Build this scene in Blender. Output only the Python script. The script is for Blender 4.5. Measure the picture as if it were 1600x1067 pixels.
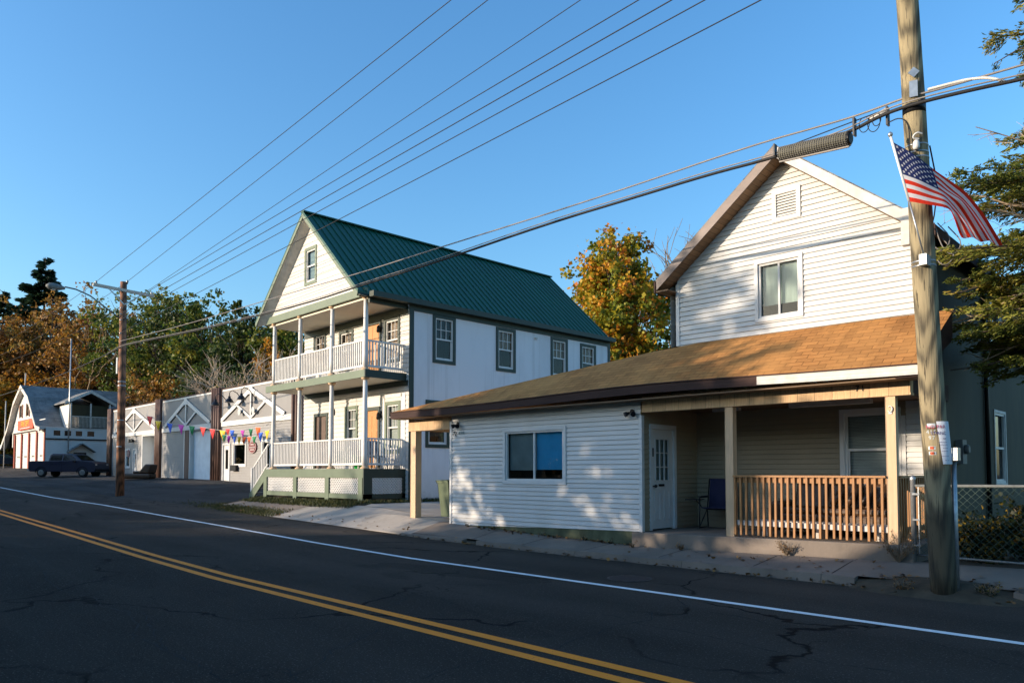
import bpy, bmesh, math, random
import numpy as np
from mathutils import Vector, Matrix
R = math.radians
random.seed(7); RNG = np.random.default_rng(11)
for o in list(bpy.data.objects): bpy.data.objects.remove(o)
SC = bpy.context.scene; COL = SC.collection
# ------------------------------------------------------------ camera
cam_d = bpy.data.cameras.new('camera'); cam = bpy.data.objects.new('camera', cam_d); COL.objects.link(cam)
cam_d.sensor_width = 36; cam_d.lens = 1165.7/1600*36; cam_d.shift_y = (685.0-533.5)/1600
cam_d.clip_end = 3000
PITCH, YAW = .0444, .8027
cam.location = (0, 0, 1.7); cam.rotation_euler = (math.pi/2+PITCH, 0, YAW)
SC.camera = cam
# ------------------------------------------------------------ sky and sun
EL = R(11.3); AZ = math.atan2(.5, .866)
TO_SUN = Vector((-math.sin(AZ)*math.cos(EL), -math.cos(AZ)*math.cos(EL), math.sin(EL)))
w = bpy.data.worlds.new('World'); SC.world = w; w.use_nodes = True
nt = w.node_tree; bg = nt.nodes['Background']
sky = nt.nodes.new('ShaderNodeTexSky'); sky.sky_type = 'NISHITA'; sky.sun_disc = False
sky.sun_elevation = EL; sky.sun_rotation = math.atan2(TO_SUN.x, TO_SUN.y) % (2*math.pi)
sky.air_density = 1.35; sky.dust_density = 1.8; sky.ozone_density = 4.6; sky.altitude = 300
hs_ = nt.nodes.new('ShaderNodeHueSaturation'); hs_.inputs['Saturation'].default_value = 1.10
nt.links.new(sky.outputs[0], hs_.inputs['Color']); nt.links.new(hs_.outputs[0], bg.inputs[0]); bg.inputs[1].default_value = .15
sd = bpy.data.lights.new('sun', 'SUN'); sd.energy = 2.7; sd.angle = R(.53); sd.color = (1.0, .82, .63)
sun = bpy.data.objects.new('sun', sd); COL.objects.link(sun); sun.location = (0, -30, 40)
sun.rotation_euler = (-TO_SUN).to_track_quat('-Z', 'Y').to_euler()
SC.view_settings.view_transform = 'Standard'; SC.view_settings.look = 'None'
SC.view_settings.exposure = 1.28; SC.view_settings.gamma = 1.0
SC.render.engine = 'CYCLES'

# ------------------------------------------------------------ materials
def lin(c): return tuple(((v/255)/12.92 if v/255 <= .04045 else ((v/255+.055)/1.055)**2.4) for v in c)
class NB:
    def __init__(s, name):
        s.m = bpy.data.materials.new(name); s.m.use_nodes = True; s.t = s.m.node_tree
        s.p = s.t.nodes['Principled BSDF']; s.out = s.t.nodes['Material Output']
    def n(s, typ, **kw):
        nd = s.t.nodes.new(typ)
        for k, v in kw.items():
            if k.startswith('i_'): nd.inputs[k[2:].replace('_', ' ')].default_value = v
            else: setattr(nd, k, v)
        return nd
    def l(s, a, b): s.t.links.new(a, b)
    def co(s, kind='Object', scale=(1, 1, 1)):
        c = s.n('ShaderNodeTexCoord'); m = s.n('ShaderNodeMapping'); m.inputs['Scale'].default_value = scale
        s.l(c.outputs[kind], m.inputs[0]); return m.outputs[0]
    def noise(s, vec, scale, detail=4, rough=.55, dist=0):
        nd = s.n('ShaderNodeTexNoise'); nd.inputs['Scale'].default_value = scale; nd.inputs['Detail'].default_value = detail
        nd.inputs['Roughness'].default_value = rough; nd.inputs['Distortion'].default_value = dist; s.l(vec, nd.inputs[0]); return nd.outputs[0]
    def ramp(s, fac, stops):
        r = s.n('ShaderNodeValToRGB'); cr = r.color_ramp
        while len(cr.elements) < len(stops): cr.elements.new(.5)
        for e, (p, c) in zip(cr.elements, stops): e.position = p; e.color = (*c, 1) if len(c) == 3 else c
        s.l(fac, r.inputs[0]); return r.outputs[0]
    def mix(s, fac, a, b, blend='MIX'):
        m = s.n('ShaderNodeMix', data_type='RGBA', blend_type=blend)
        for idx, v in ((0, fac), (6, a), (7, b)):
            if isinstance(v, (int, float)): m.inputs[idx].default_value = v
            elif isinstance(v, tuple): m.inputs[idx].default_value = (*v, 1)
            else: s.l(v, m.inputs[idx])
        return m.outputs[2]
    def math(s, op, a, b=0.0, c=None):
        m = s.n('ShaderNodeMath', operation=op)
        for i, v in enumerate((a, b) if c is None else (a, b, c)):
            if isinstance(v, (int, float)): m.inputs[i].default_value = v
            else: s.l(v, m.inputs[i])
        return m.outputs[0]
    def base(s, c):
        if isinstance(c, tuple): s.p.inputs['Base Color'].default_value = (*c, 1)
        else: s.l(c, s.p.inputs['Base Color'])
    def bump(s, h, strength=.3, dist=.01):
        b = s.n('ShaderNodeBump'); b.inputs['Strength'].default_value = strength; b.inputs['Distance'].default_value = dist
        s.l(h, b.inputs['Height']); s.l(b.outputs[0], s.p.inputs['Normal'])
    def rough(s, v): s.p.inputs['Roughness'].default_value = v
def mul(c, k): return tuple(min(1, v*k) for v in c)
def mat(name, c, rough=.6, var=.15, scale=2.0, bump=.15, bscale=40, metal=0, spec=.4, stretch=(1, 1, 1), dirt=None):
    b = NB(name); v = b.co('Object', stretch)
    n1 = b.noise(v, scale, 5)
    col = b.ramp(n1, [(.3, mul(c, 1-var)), (.7, mul(c, 1+var*.6))])
    if dirt:
        n2 = b.noise(b.co('Object', (1, 1, .25)), .9, 6, .65)
        col = b.mix(b.ramp(n2, [(.48, (0, 0, 0)), (.72, (dirt[1],)*3)]), col, dirt[0])
    b.base(col); b.rough(rough); b.p.inputs['Metallic'].default_value = metal; b.p.inputs['Specular IOR Level'].default_value = spec
    if bump: b.bump(b.noise(v, bscale, 3), bump, .01)
    return b.m
def glass_mat(name, tint=(.02, .025, .03), refl=.12):
    b = NB(name); t = b.t; t.nodes.remove(b.p)
    tr = b.n('ShaderNodeBsdfTransparent'); tr.inputs[0].default_value = (.8, .84, .86, 1)
    gl = b.n('ShaderNodeBsdfGlossy'); gl.inputs['Roughness'].default_value = .02
    wv = b.noise(b.co(), 1.3, 2); bp = b.n('ShaderNodeBump'); bp.inputs['Strength'].default_value = .05; bp.inputs['Distance'].default_value = .05
    b.l(wv, bp.inputs['Height']); b.l(bp.outputs[0], gl.inputs['Normal'])
    fr = b.n('ShaderNodeFresnel'); fr.inputs[0].default_value = 1.5
    f2 = b.math('MULTIPLY', fr.outputs[0], .85)
    mx = b.n('ShaderNodeMixShader'); b.l(f2, mx.inputs[0]); b.l(tr.outputs[0], mx.inputs[1]); b.l(gl.outputs[0], mx.inputs[2])
    b.l(mx.outputs[0], b.out.inputs[0]); return b.m
def leaf_mat(name, cols, transl=.35, rough=.55):
    b = NB(name); a = b.n('ShaderNodeAttribute', attribute_name='rnd')
    st = [(i/max(1, len(cols)-1), c) for i, c in enumerate(cols)]
    c = b.ramp(a.outputs['Fac'], st); b.base(c); b.rough(rough); b.p.inputs['Specular IOR Level'].default_value = .3
    tl = b.n('ShaderNodeBsdfTranslucent'); b.l(c, tl.inputs[0])
    mx = b.n('ShaderNodeMixShader'); mx.inputs[0].default_value = transl
    b.l(b.p.outputs[0], mx.inputs[1]); b.l(tl.outputs[0], mx.inputs[2]); b.l(mx.outputs[0], b.out.inputs[0]); return b.m
def shingle_mat(name, c1, c2, c3, cw=.30, ch=.14, dark=.35):
    b = NB(name); v = b.co('UV')
    br = b.n('ShaderNodeTexBrick'); br.offset = .5; br.inputs['Scale'].default_value = 1
    br.inputs['Brick Width'].default_value = cw; br.inputs['Row Height'].default_value = ch; br.inputs['Mortar Size'].default_value = .008
    br.inputs['Mortar Smooth'].default_value = .3; br.inputs['Bias'].default_value = 0
    br.inputs['Color1'].default_value = (*c1, 1); br.inputs['Color2'].default_value = (*c2, 1); br.inputs['Mortar'].default_value = (*mul(c1, dark), 1)
    b.l(v, br.inputs[0])
    n = b.noise(v, .8, 5); col = b.mix(b.ramp(n, [(.35, (0,)*3), (.7, (.7,)*3)]), br.outputs[0], c3); stn = b.noise(b.co('UV', (2.2, .35, 1)), 1.2, 6, .7); col = b.mix(b.ramp(stn, [(.5, (0,)*3), (.75, (.5,)*3)]), col, mul(c2, .45))
    g = b.noise(v, 160, 2); col = b.mix(.35, col, b.ramp(g, [(.3, (.25,)*3), (.7, (.9,)*3)]), 'OVERLAY')
    b.base(col); b.rough(.9); b.p.inputs['Specular IOR Level'].default_value = .15
    sx = b.n('ShaderNodeSeparateXYZ'); b.l(v, sx.inputs[0])
    saw = b.math('FRACT', b.math('DIVIDE', sx.outputs[1], ch))
    h = b.math('ADD', b.math('MULTIPLY', saw, -.5), b.math('MULTIPLY', br.outputs['Fac'], -.5))
    b.bump(b.math('ADD', h, b.math('MULTIPLY', g, .3)), .7, .012); return b.m
def planks_mat(name, c, w=.14, axis=0, gap=.05, var=.25, rough=.7, grain=(1, 12, 1)):
    b = NB(name); v = b.co('UV'); sx = b.n('ShaderNodeSeparateXYZ'); b.l(v, sx.inputs[0])
    u = b.math('DIVIDE', sx.outputs[axis], w); fr = b.math('FRACT', u); cell = b.math('FLOOR', u)
    wn = b.n('ShaderNodeTexWhiteNoise', noise_dimensions='1D'); b.l(cell, wn.inputs['W'])
    col = b.ramp(wn.outputs[0], [(0, mul(c, 1-var)), (1, mul(c, 1+var*.5))])
    n = b.noise(b.co('UV', (grain[1], 1, 1) if axis == 0 else (1, grain[1], 1)), 3, 5)
    col = b.mix(.5, col, b.ramp(n, [(.3, (.3,)*3), (.7, (.75,)*3)]), 'OVERLAY')
    e = b.math('LESS_THAN', fr, gap); col = b.mix(e, col, mul(c, .18)); b.base(col); b.rough(rough)
    b.bump(b.math('ADD', b.math('MULTIPLY', e, -1.0), b.math('MULTIPLY', n, .2)), .5, .006); return b.m
def asphalt_mat(name, c, crack=1.0):
    b = NB(name); v = b.co('Object')
    big = b.noise(v, .22, 5, .6); mid = b.noise(b.co('Object', (.25, 1.6, 1)), .9, 5, .6); fine = b.noise(v, 90, 2, .8)
    col = b.ramp(big, [(.3, mul(c, .78)), (.7, mul(c, 1.25))])
    col = b.mix(.5, col, b.ramp(mid, [(.3, (.36,)*3), (.7, (.64,)*3)]), 'OVERLAY')
    col = b.mix(.85, col, b.ramp(fine, [(.3, (.2,)*3), (.72, (.85,)*3)]), 'OVERLAY')
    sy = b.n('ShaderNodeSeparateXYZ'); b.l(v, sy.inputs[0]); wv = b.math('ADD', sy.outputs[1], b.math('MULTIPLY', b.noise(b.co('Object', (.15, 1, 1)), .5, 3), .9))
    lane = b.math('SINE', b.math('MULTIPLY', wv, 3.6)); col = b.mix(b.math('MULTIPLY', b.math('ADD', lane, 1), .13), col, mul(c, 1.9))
    shd = b.n('ShaderNodeMapRange'); b.l(wv, shd.inputs[0]); shd.inputs[1].default_value = 2; shd.inputs[2].default_value = 11; shd.inputs[3].default_value = .72; shd.inputs[4].default_value = 1.5; vm = b.n('ShaderNodeVectorMath', operation='SCALE'); b.l(col, vm.inputs[0]); b.l(shd.outputs[0], vm.inputs['Scale']); col = vm.outputs[0]  # near-side shading put into the colour; towards the shoulder it wears lighter
    pat = b.ramp(b.noise(b.co('Object', (.3, .8, 1)), .55, 2, .4), [(.60, (0,)*3), (.61, (.4,)*3)]); col = b.mix(pat, col, mul(c, .6))
    speck = b.ramp(b.noise(v, 45, 0), [(.68, (0,)*3), (.74, (1,)*3)]); col = b.mix(b.math('MULTIPLY', speck, .4), col, (.25, .23, .2))
    ds = b.n('ShaderNodeVectorMath', operation='ADD'); nz = b.n('ShaderNodeTexNoise'); nz.inputs['Scale'].default_value = 1.1; nz.inputs['Detail'].default_value = 6
    b.l(v, nz.inputs[0]); b.l(v, ds.inputs[0]); sc = b.n('ShaderNodeVectorMath', operation='SCALE'); sc.inputs['Scale'].default_value = 1.1
    b.l(nz.outputs['Color'], sc.inputs[0]); b.l(sc.outputs[0], ds.inputs[1])
    vo = b.n('ShaderNodeTexVoronoi', feature='DISTANCE_TO_EDGE'); vo.inputs['Scale'].default_value = .27; b.l(ds.outputs[0], vo.inputs[0])
    mask = b.ramp(b.noise(v, .33, 3), [(.45, (0,)*3), (.55, (1,)*3)])
    ck = b.math('MULTIPLY', b.ramp(vo.outputs['Distance'], [(.003, (1,)*3), (.012, (0,)*3)]), b.math('MULTIPLY', mask, crack))
    vo2 = b.n('ShaderNodeTexVoronoi', feature='DISTANCE_TO_EDGE'); vo2.inputs['Scale'].default_value = 1.7; b.l(ds.outputs[0], vo2.inputs[0])
    m2 = b.ramp(b.noise(v, .5, 3), [(.6, (0,)*3), (.66, (1,)*3)])
    ck2 = b.math('MULTIPLY', b.ramp(vo2.outputs['Distance'], [(.004, (.8,)*3), (.016, (0,)*3)]), b.math('MULTIPLY', m2, crack))
    ca = b.math('MAXIMUM', ck, ck2); col = b.mix(ca, col, mul(c, .12)); b.base(col); b.rough(.9); b.p.inputs['Specular IOR Level'].default_value = .12
    b.bump(b.math('SUBTRACT', b.math('MULTIPLY', b.noise(v, 70, 2, .7), .8), b.math('MULTIPLY', ca, .3)), 1.0, .07); return b.m
def paint_mat(name, c, under):
    b = NB(name); v = b.co('Object'); n = b.noise(v, 26, 5, .7); n2 = b.noise(v, 1.2, 3)
    wear = b.ramp(b.math('ADD', n, b.math('MULTIPLY', n2, .22)), [(.72, (0,)*3), (.82, (.8,)*3)])
    b.base(b.mix(wear, b.ramp(n2, [(.3, mul(c, .85)), (.7, c)]), under)); b.rough(.75); b.bump(b.noise(v, 90, 2), .4, .004); return b.m
def stucco_mat(name, c):
    b = NB(name); v = b.co('Object'); n = b.noise(b.co('Object', (1, 1, .35)), .7, 7, .65)
    col = b.ramp(n, [(.35, mul(c, .86)), (.6, c)]); sx = b.n('ShaderNodeSeparateXYZ'); b.l(v, sx.inputs[0])
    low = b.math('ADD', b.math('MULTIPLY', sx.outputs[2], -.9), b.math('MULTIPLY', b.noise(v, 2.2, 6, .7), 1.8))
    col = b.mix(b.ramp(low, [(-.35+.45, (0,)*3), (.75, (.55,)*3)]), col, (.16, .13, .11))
    st = b.noise(b.co('Object', (5, 5, .12)), 1, 4); col = b.mix(b.ramp(st, [(.55, (0,)*3), (.75, (.38,)*3)]), col, (.3, .28, .26))
    b.base(col); b.rough(.85); b.bump(b.noise(v, 25, 4), .35, .01); return b.m
def wood_pole_mat(name, c1, c2, dark_below=None):
    b = NB(name); v = b.co('Object'); n = b.noise(b.co('Object', (14, 14, .5)), 2.2, 9, .7, .4); k = b.noise(b.co('Object', (1.5, 1.5, .35)), 1.1, 4, .5, 1.2)
    rings = b.n('ShaderNodeTexWave', wave_type='RINGS'); rings.inputs['Scale'].default_value = 1.1; rings.inputs['Distortion'].default_value = 7; rings.inputs['Detail'].default_value = 3
    b.l(b.co('Object', (3, 3, .5)), rings.inputs[0])
    f = b.math('ADD', b.math('MULTIPLY', n, .6), b.math('MULTIPLY', rings.outputs['Fac'], .3))
    col = b.ramp(f, [(.25, c2), (.5, c1), (.8, mul(c1, 1.25))])
    col = b.mix(b.ramp(k, [(.5, (0,)*3), (.75, (.6,)*3)]), col, mul(c2, .8))
    sl = b.noise(b.co('Object', (45, 45, .45)), 1, 4); col = b.mix(b.ramp(sl, [(.6, (0,)*3), (.64, (.85,)*3)]), col, mul(c2, .3))
    if dark_below:
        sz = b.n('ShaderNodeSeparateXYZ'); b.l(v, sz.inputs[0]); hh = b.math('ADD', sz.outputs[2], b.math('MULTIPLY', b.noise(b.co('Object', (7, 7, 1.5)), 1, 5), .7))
        mr = b.n('ShaderNodeMapRange'); b.l(hh, mr.inputs[0]); mr.inputs[1].default_value = dark_below+.3; mr.inputs[2].default_value = dark_below+.5; mr.inputs[3].default_value = .75; mr.inputs[4].default_value = 0
        col = b.mix(mr.outputs[0], col, mul(c2, .35))  # lower shaft mixed darker, with a noisy upper edge
    b.base(col); b.rough(.85); b.bump(b.math('SUBTRACT', n, b.math('MULTIPLY', sl, .8)), .7, .015); return b.m

WHITE = (.64, .63, .60)
M = {}
M['siding'] = mat('vinyl_siding', (.60, .59, .56), .55, .06, 1.2, .05, dirt=((.38, .35, .28), .25))
M['siding_tan_and_shade'] = mat('tan_and_shaded_siding', (.33, .27, .18), .6, .08, 1.5, .05)  # tan houses opposite; on the porch, white siding with shade in the colour
M['siding_porch'] = mat('cream_porch_siding', (.52, .48, .40), .6, .08, 1.5, .05)
M['white'] = mat('white_paint', WHITE, .5, .06, 3, .06)
M['white_old'] = mat('worn_white_paint', (.60, .57, .52), .6, .18, 5, .2, dirt=((.30, .25, .2), .5))
M['brown_trim'] = mat('brown_trim', (.055, .028, .022), .85, .25, 2.5, .12, stretch=(.5, 1, 3))
M['rake'] = mat('weathered_rake_board', (.17, .125, .105), .5, .25, 3, .15, stretch=(.6, 1, 2))
M['soffit'] = planks_mat('soffit_planks', (.20, .12, .06), .12, 1, .07)
M['ceiling_wood'] = planks_mat('porch_ceiling_boards', (.20, .10, .045), .10, 1, .06)
M['pine'] = planks_mat('pine_boards', (.58, .38, .20), .30, 0, .02, .15)
M['pine_plain'] = mat('pine_wood', (.62, .42, .25), .6, .14, 4, .15, stretch=(6, 6, .6))
M['rail_wood'] = mat('stained_rail_wood', (.37, .175, .06), .55, .2, 5, .15, stretch=(8, 8, .5))
M['grey_wood'] = mat('grey_weathered_wood', (.55, .50, .43), .7, .2, 5, .2)
M['shingle'] = shingle_mat('tan_shingles', (.47, .21, .065), (.29, .13, .042), (.54, .265, .085))
M['shingle_grey'] = shingle_mat('grey_shingles', (.20, .205, .20), (.12, .125, .13), (.30, .30, .29), .35, .16)
M['concrete'] = mat('old_concrete', (.215, .175, .14), .85, .22, 1.1, .4, 35, dirt=((.13, .11, .09), .8))
M['concrete_light'] = mat('light_concrete', (.41, .365, .31), .85, .16, .8, .35, 30, dirt=((.2, .17, .13), .6))
M['foundation'] = mat('mossy_foundation', (.10, .11, .06), .9, .5, 3, .5, 20)
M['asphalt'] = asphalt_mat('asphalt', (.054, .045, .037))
M['asphalt_lot'] = asphalt_mat('lot_asphalt', (.042, .040, .038), .8)
M['yellow'] = paint_mat('yellow_road_paint', (.98, .27, .003), (.30, .10, .02))
M['road_white'] = paint_mat('white_road_paint', (.88, .88, .86), (.2, .2, .2))
M['dirt'] = mat('dirt', (.07, .055, .035), .95, .5, 3, .8, 25)
M['green_trim'] = mat('green_trim_paint', (.13, .17, .11), .5, .12, 2, .08)
M['dark_green'] = mat('dark_green_trim_paint', (.02, .036, .026), .5, .15, 2, .08)
M['green_roof'] = mat('green_metal_roof', (.005, .075, .045), .42, .12, .6, 0, metal=.0, spec=.35)
M['stucco'] = stucco_mat('white_stucco', (.74, .73, .74))
M['stucco_white'] = mat('painted_gable', (.58, .56, .52), .6, .05, 2, .1)
M['cream'] = mat('cream_paint', (.62, .56, .45), .6, .08, 2, .05)
M['blinds'] = planks_mat('wooden_blinds', (.42, .27, .15), .05, 1, .3, .1)
M['door_wood'] = mat('oak_door', (.50, .22, .06), .45, .15, 4, .1, stretch=(6, 6, .6))
M['door_dark'] = mat('dark_brown_door', (.10, .055, .035), .5, .2, 4, .1)
M['glass'] = glass_mat('window_glass')
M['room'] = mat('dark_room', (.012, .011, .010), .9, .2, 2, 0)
M['blind_pale'] = planks_mat('pale_mini_blinds', (.50, .52, .46), .03, 1, .18, .05)
M['curtain_blue'] = mat('blue_window_shade', (.06, .45, .75), .8, .12, 3, .05)
M['curtain_teal'] = mat('grey_teal_window_shade', (.22, .30, .30), .8, .2, 3, .05)
M['curtain_pale'] = mat('pale_green_curtain', (.42, .50, .42), .8, .2, 2.5, .1, stretch=(5, 5, .4))
M['black_metal'] = mat('black_metal', (.015, .015, .017), .4, .2, 5, .05, metal=.3)
M['cable'] = mat('black_cable', (.012, .012, .014), .7, .2, 5, 0)
M['cable_grey'] = mat('grey_cable', (.22, .20, .185), .5, .15, 5, 0)
M['galv'] = mat('galvanised_steel', (.45, .46, .46), .4, .2, 12, .1, metal=.75)
M['galv_dull'] = mat('dull_steel', (.16, .17, .165), .6, .3, 12, .2)
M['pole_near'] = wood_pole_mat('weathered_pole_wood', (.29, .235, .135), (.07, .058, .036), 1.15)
M['pole_far'] = wood_pole_mat('brown_pole_wood', (.27, .12, .06), (.06, .03, .018))
M['chair_blue'] = mat('navy_canvas', (.016, .018, .055), .85, .15, 5, .1)
M['sofa'] = mat('brown_leather', (.07, .036, .018), .42, .3, 5, .25, 18)
M['green_bin'] = mat('green_bin_plastic', (.10, .13, .075), .5, .15, 3, .05)
M['bright_green'] = mat('bright_green_plastic', (.01, .42, .07), .4, .1, 3, 0)
M['garage_grey'] = mat('light_grey_siding', (.28, .27, .255), .6, .08, 1, .05)
M['garage_panel'] = mat('grey_gable_panel', (.25, .24, .23), .6, .08, .6, .05)
M['garage_door'] = mat('pale_garage_door', (.74, .80, .84), .5, .1, 2, .05)
M['rust'] = mat('rust_brown_pipe', (.13, .07, .05), .6, .35, 3, .2, stretch=(1, 1, .3))
M['hall_white'] = mat('white_hall_siding', (.62, .61, .58), .6, .08, 1, .05)
M['red'] = mat('red_paint', (.32, .055, .025), .5, .15, 2, .05)
M['sign_red'] = mat('sign_red', (.60, .07, .02), .5, .06, 2, 0)
M['sign_yellow'] = mat('sign_yellow', (.85, .55, .05), .5, .05, 2, 0)
M['maroon'] = mat('maroon_sign', (.16, .012, .015), .5, .15, 4, 0)
M['sign_pale'] = mat('pale_sign_lettering', (.50, .42, .40), .6, .1, 4, 0)
M['dkgreen_wall'] = mat('dark_olive_plywood', (.062, .054, .028), .8, .3, .9, .2, stretch=(1, 1, .3), dirt=((.02, .02, .015), .9))
M['paper'] = mat('sign_paper', (.72, .74, .78), .6, .05, 3, 0)
M['ink'] = mat('purple_ink', (.05, .03, .16), .6, .05, 3, 0)
M['ink_red'] = mat('red_ink', (.45, .03, .10), .6, .05, 3, 0)
M['ink_black'] = mat('black_ink', (.02, .018, .015), .6, .05, 3, 0)
M['tag_metal'] = mat('aluminium_tag', (.45, .50, .52), .5, .2, 20, 0, metal=.3)
M['tag_red'] = mat('orange_red_tag', (.75, .09, .01), .5, .1, 20, 0)
M['copper'] = mat('downspout_copper', (.30, .13, .08), .5, .3, 3, .1)
for k, c in dict(red=(.62, .02, .02), yellow=(.80, .50, .01), blue=(.01, .10, .55), magenta=(.60, .04, .42), green=(.01, .22, .07), orange=(.80, .12, .01)).items():
    M['pen_'+k] = mat(k+'_pennant', c, .7, .08, 5, 0)
M['flag_red'] = mat('flag_red', (.78, .04, .012), .75, .08, 6, .1); M['flag_white'] = mat('flag_white', (.78, .76, .76), .75, .05, 6, .1)
def cloth_tr(k):
    m = M[k]; t = m.node_tree; p = t.nodes['Principled BSDF']; tl = t.nodes.new('ShaderNodeBsdfTranslucent'); mx = t.nodes.new('ShaderNodeMixShader'); mx.inputs[0].default_value = .45
    t.links.new(p.inputs['Base Color'].links[0].from_socket, tl.inputs[0]); t.links.new(p.outputs[0], mx.inputs[1]); t.links.new(tl.outputs[0], mx.inputs[2]); t.links.new(mx.outputs[0], t.nodes['Material Output'].inputs[0])
M['flag_blue'] = mat('flag_blue', (.018, .03, .13), .75, .12, 6, .1)
for k_ in ('flag_red', 'flag_white', 'flag_blue'): cloth_tr(k_)
M['truck'] = mat('dark_blue_car_paint', (.003, .008, .03), .3, .1, 2, 0, spec=.6)
M['tyre'] = mat('tyre_rubber', (.012, .012, .012), .9, .2, 10, .2)
M['car_glass'] = mat('dark_car_glass', (.006, .008, .01), .08, .1, 2, 0, spec=.6)
M['chrome'] = mat('wheel_alloy', (.5, .5, .52), .3, .1, 5, 0, metal=.8)
M['tail_red'] = mat('tail_lamp_red', (.30, .01, .01), .25, .1, 5, 0)
M['head_lamp'] = mat('head_lamp_lens', (.6, .5, .45), .15, .1, 5, 0)
M['bark'] = mat('tree_bark', (.095, .07, .05), .95, .4, 6, .6, 20, stretch=(3, 3, .7))
M['bark_pale'] = mat('pale_bark', (.46, .35, .24), .9, .3, 6, .4, 20, stretch=(3, 3, .7))
M['bark_twig'] = mat('bare_twig_bark', (.25, .185, .12), .9, .3, 6, .3, 20)
L = {}
L['green'] = leaf_mat('green_leaves', [(.03, .06, .014), (.07, .12, .022), (.15, .18, .025), (.26, .22, .03)])
L['dkgreen'] = leaf_mat('dark_green_leaves', [(.018, .038, .012), (.045, .075, .018), (.10, .115, .022)])
L['oak'] = leaf_mat('rust_brown_leaves', [(.12, .06, .02), (.26, .12, .028), (.38, .20, .035), (.20, .16, .035)])
L['gold'] = leaf_mat('golden_leaves', [(.10, .10, .015), (.36, .22, .02), (.52, .25, .02), (.50, .16, .02)])
L['maple'] = leaf_mat('orange_green_leaves', [(.06, .09, .012), (.18, .20, .015), (.38, .30, .02), (.54, .28, .02), (.52, .17, .02)])
L['pine'] = leaf_mat('pine_needles', [(.012, .03, .018), (.025, .055, .028), (.05, .085, .035)], .15)
L['hemlock'] = leaf_mat('hemlock_needles', [(.06, .09, .022), (.16, .19, .035), (.30, .30, .05), (.42, .33, .07)], .4)
L['shrub'] = leaf_mat('shrub_leaves', [(.008, .014, .005), (.018, .028, .008), (.035, .04, .01), (.35, .22, .02)])
L['dry'] = leaf_mat('fallen_leaf', [(.06, .035, .02), (.12, .065, .025), (.20, .10, .035), (.30, .16, .045)], .1)
L['grass'] = leaf_mat('grass_blades', [(.025, .035, .012), (.05, .065, .018), (.12, .11, .03)], .2)

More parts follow.
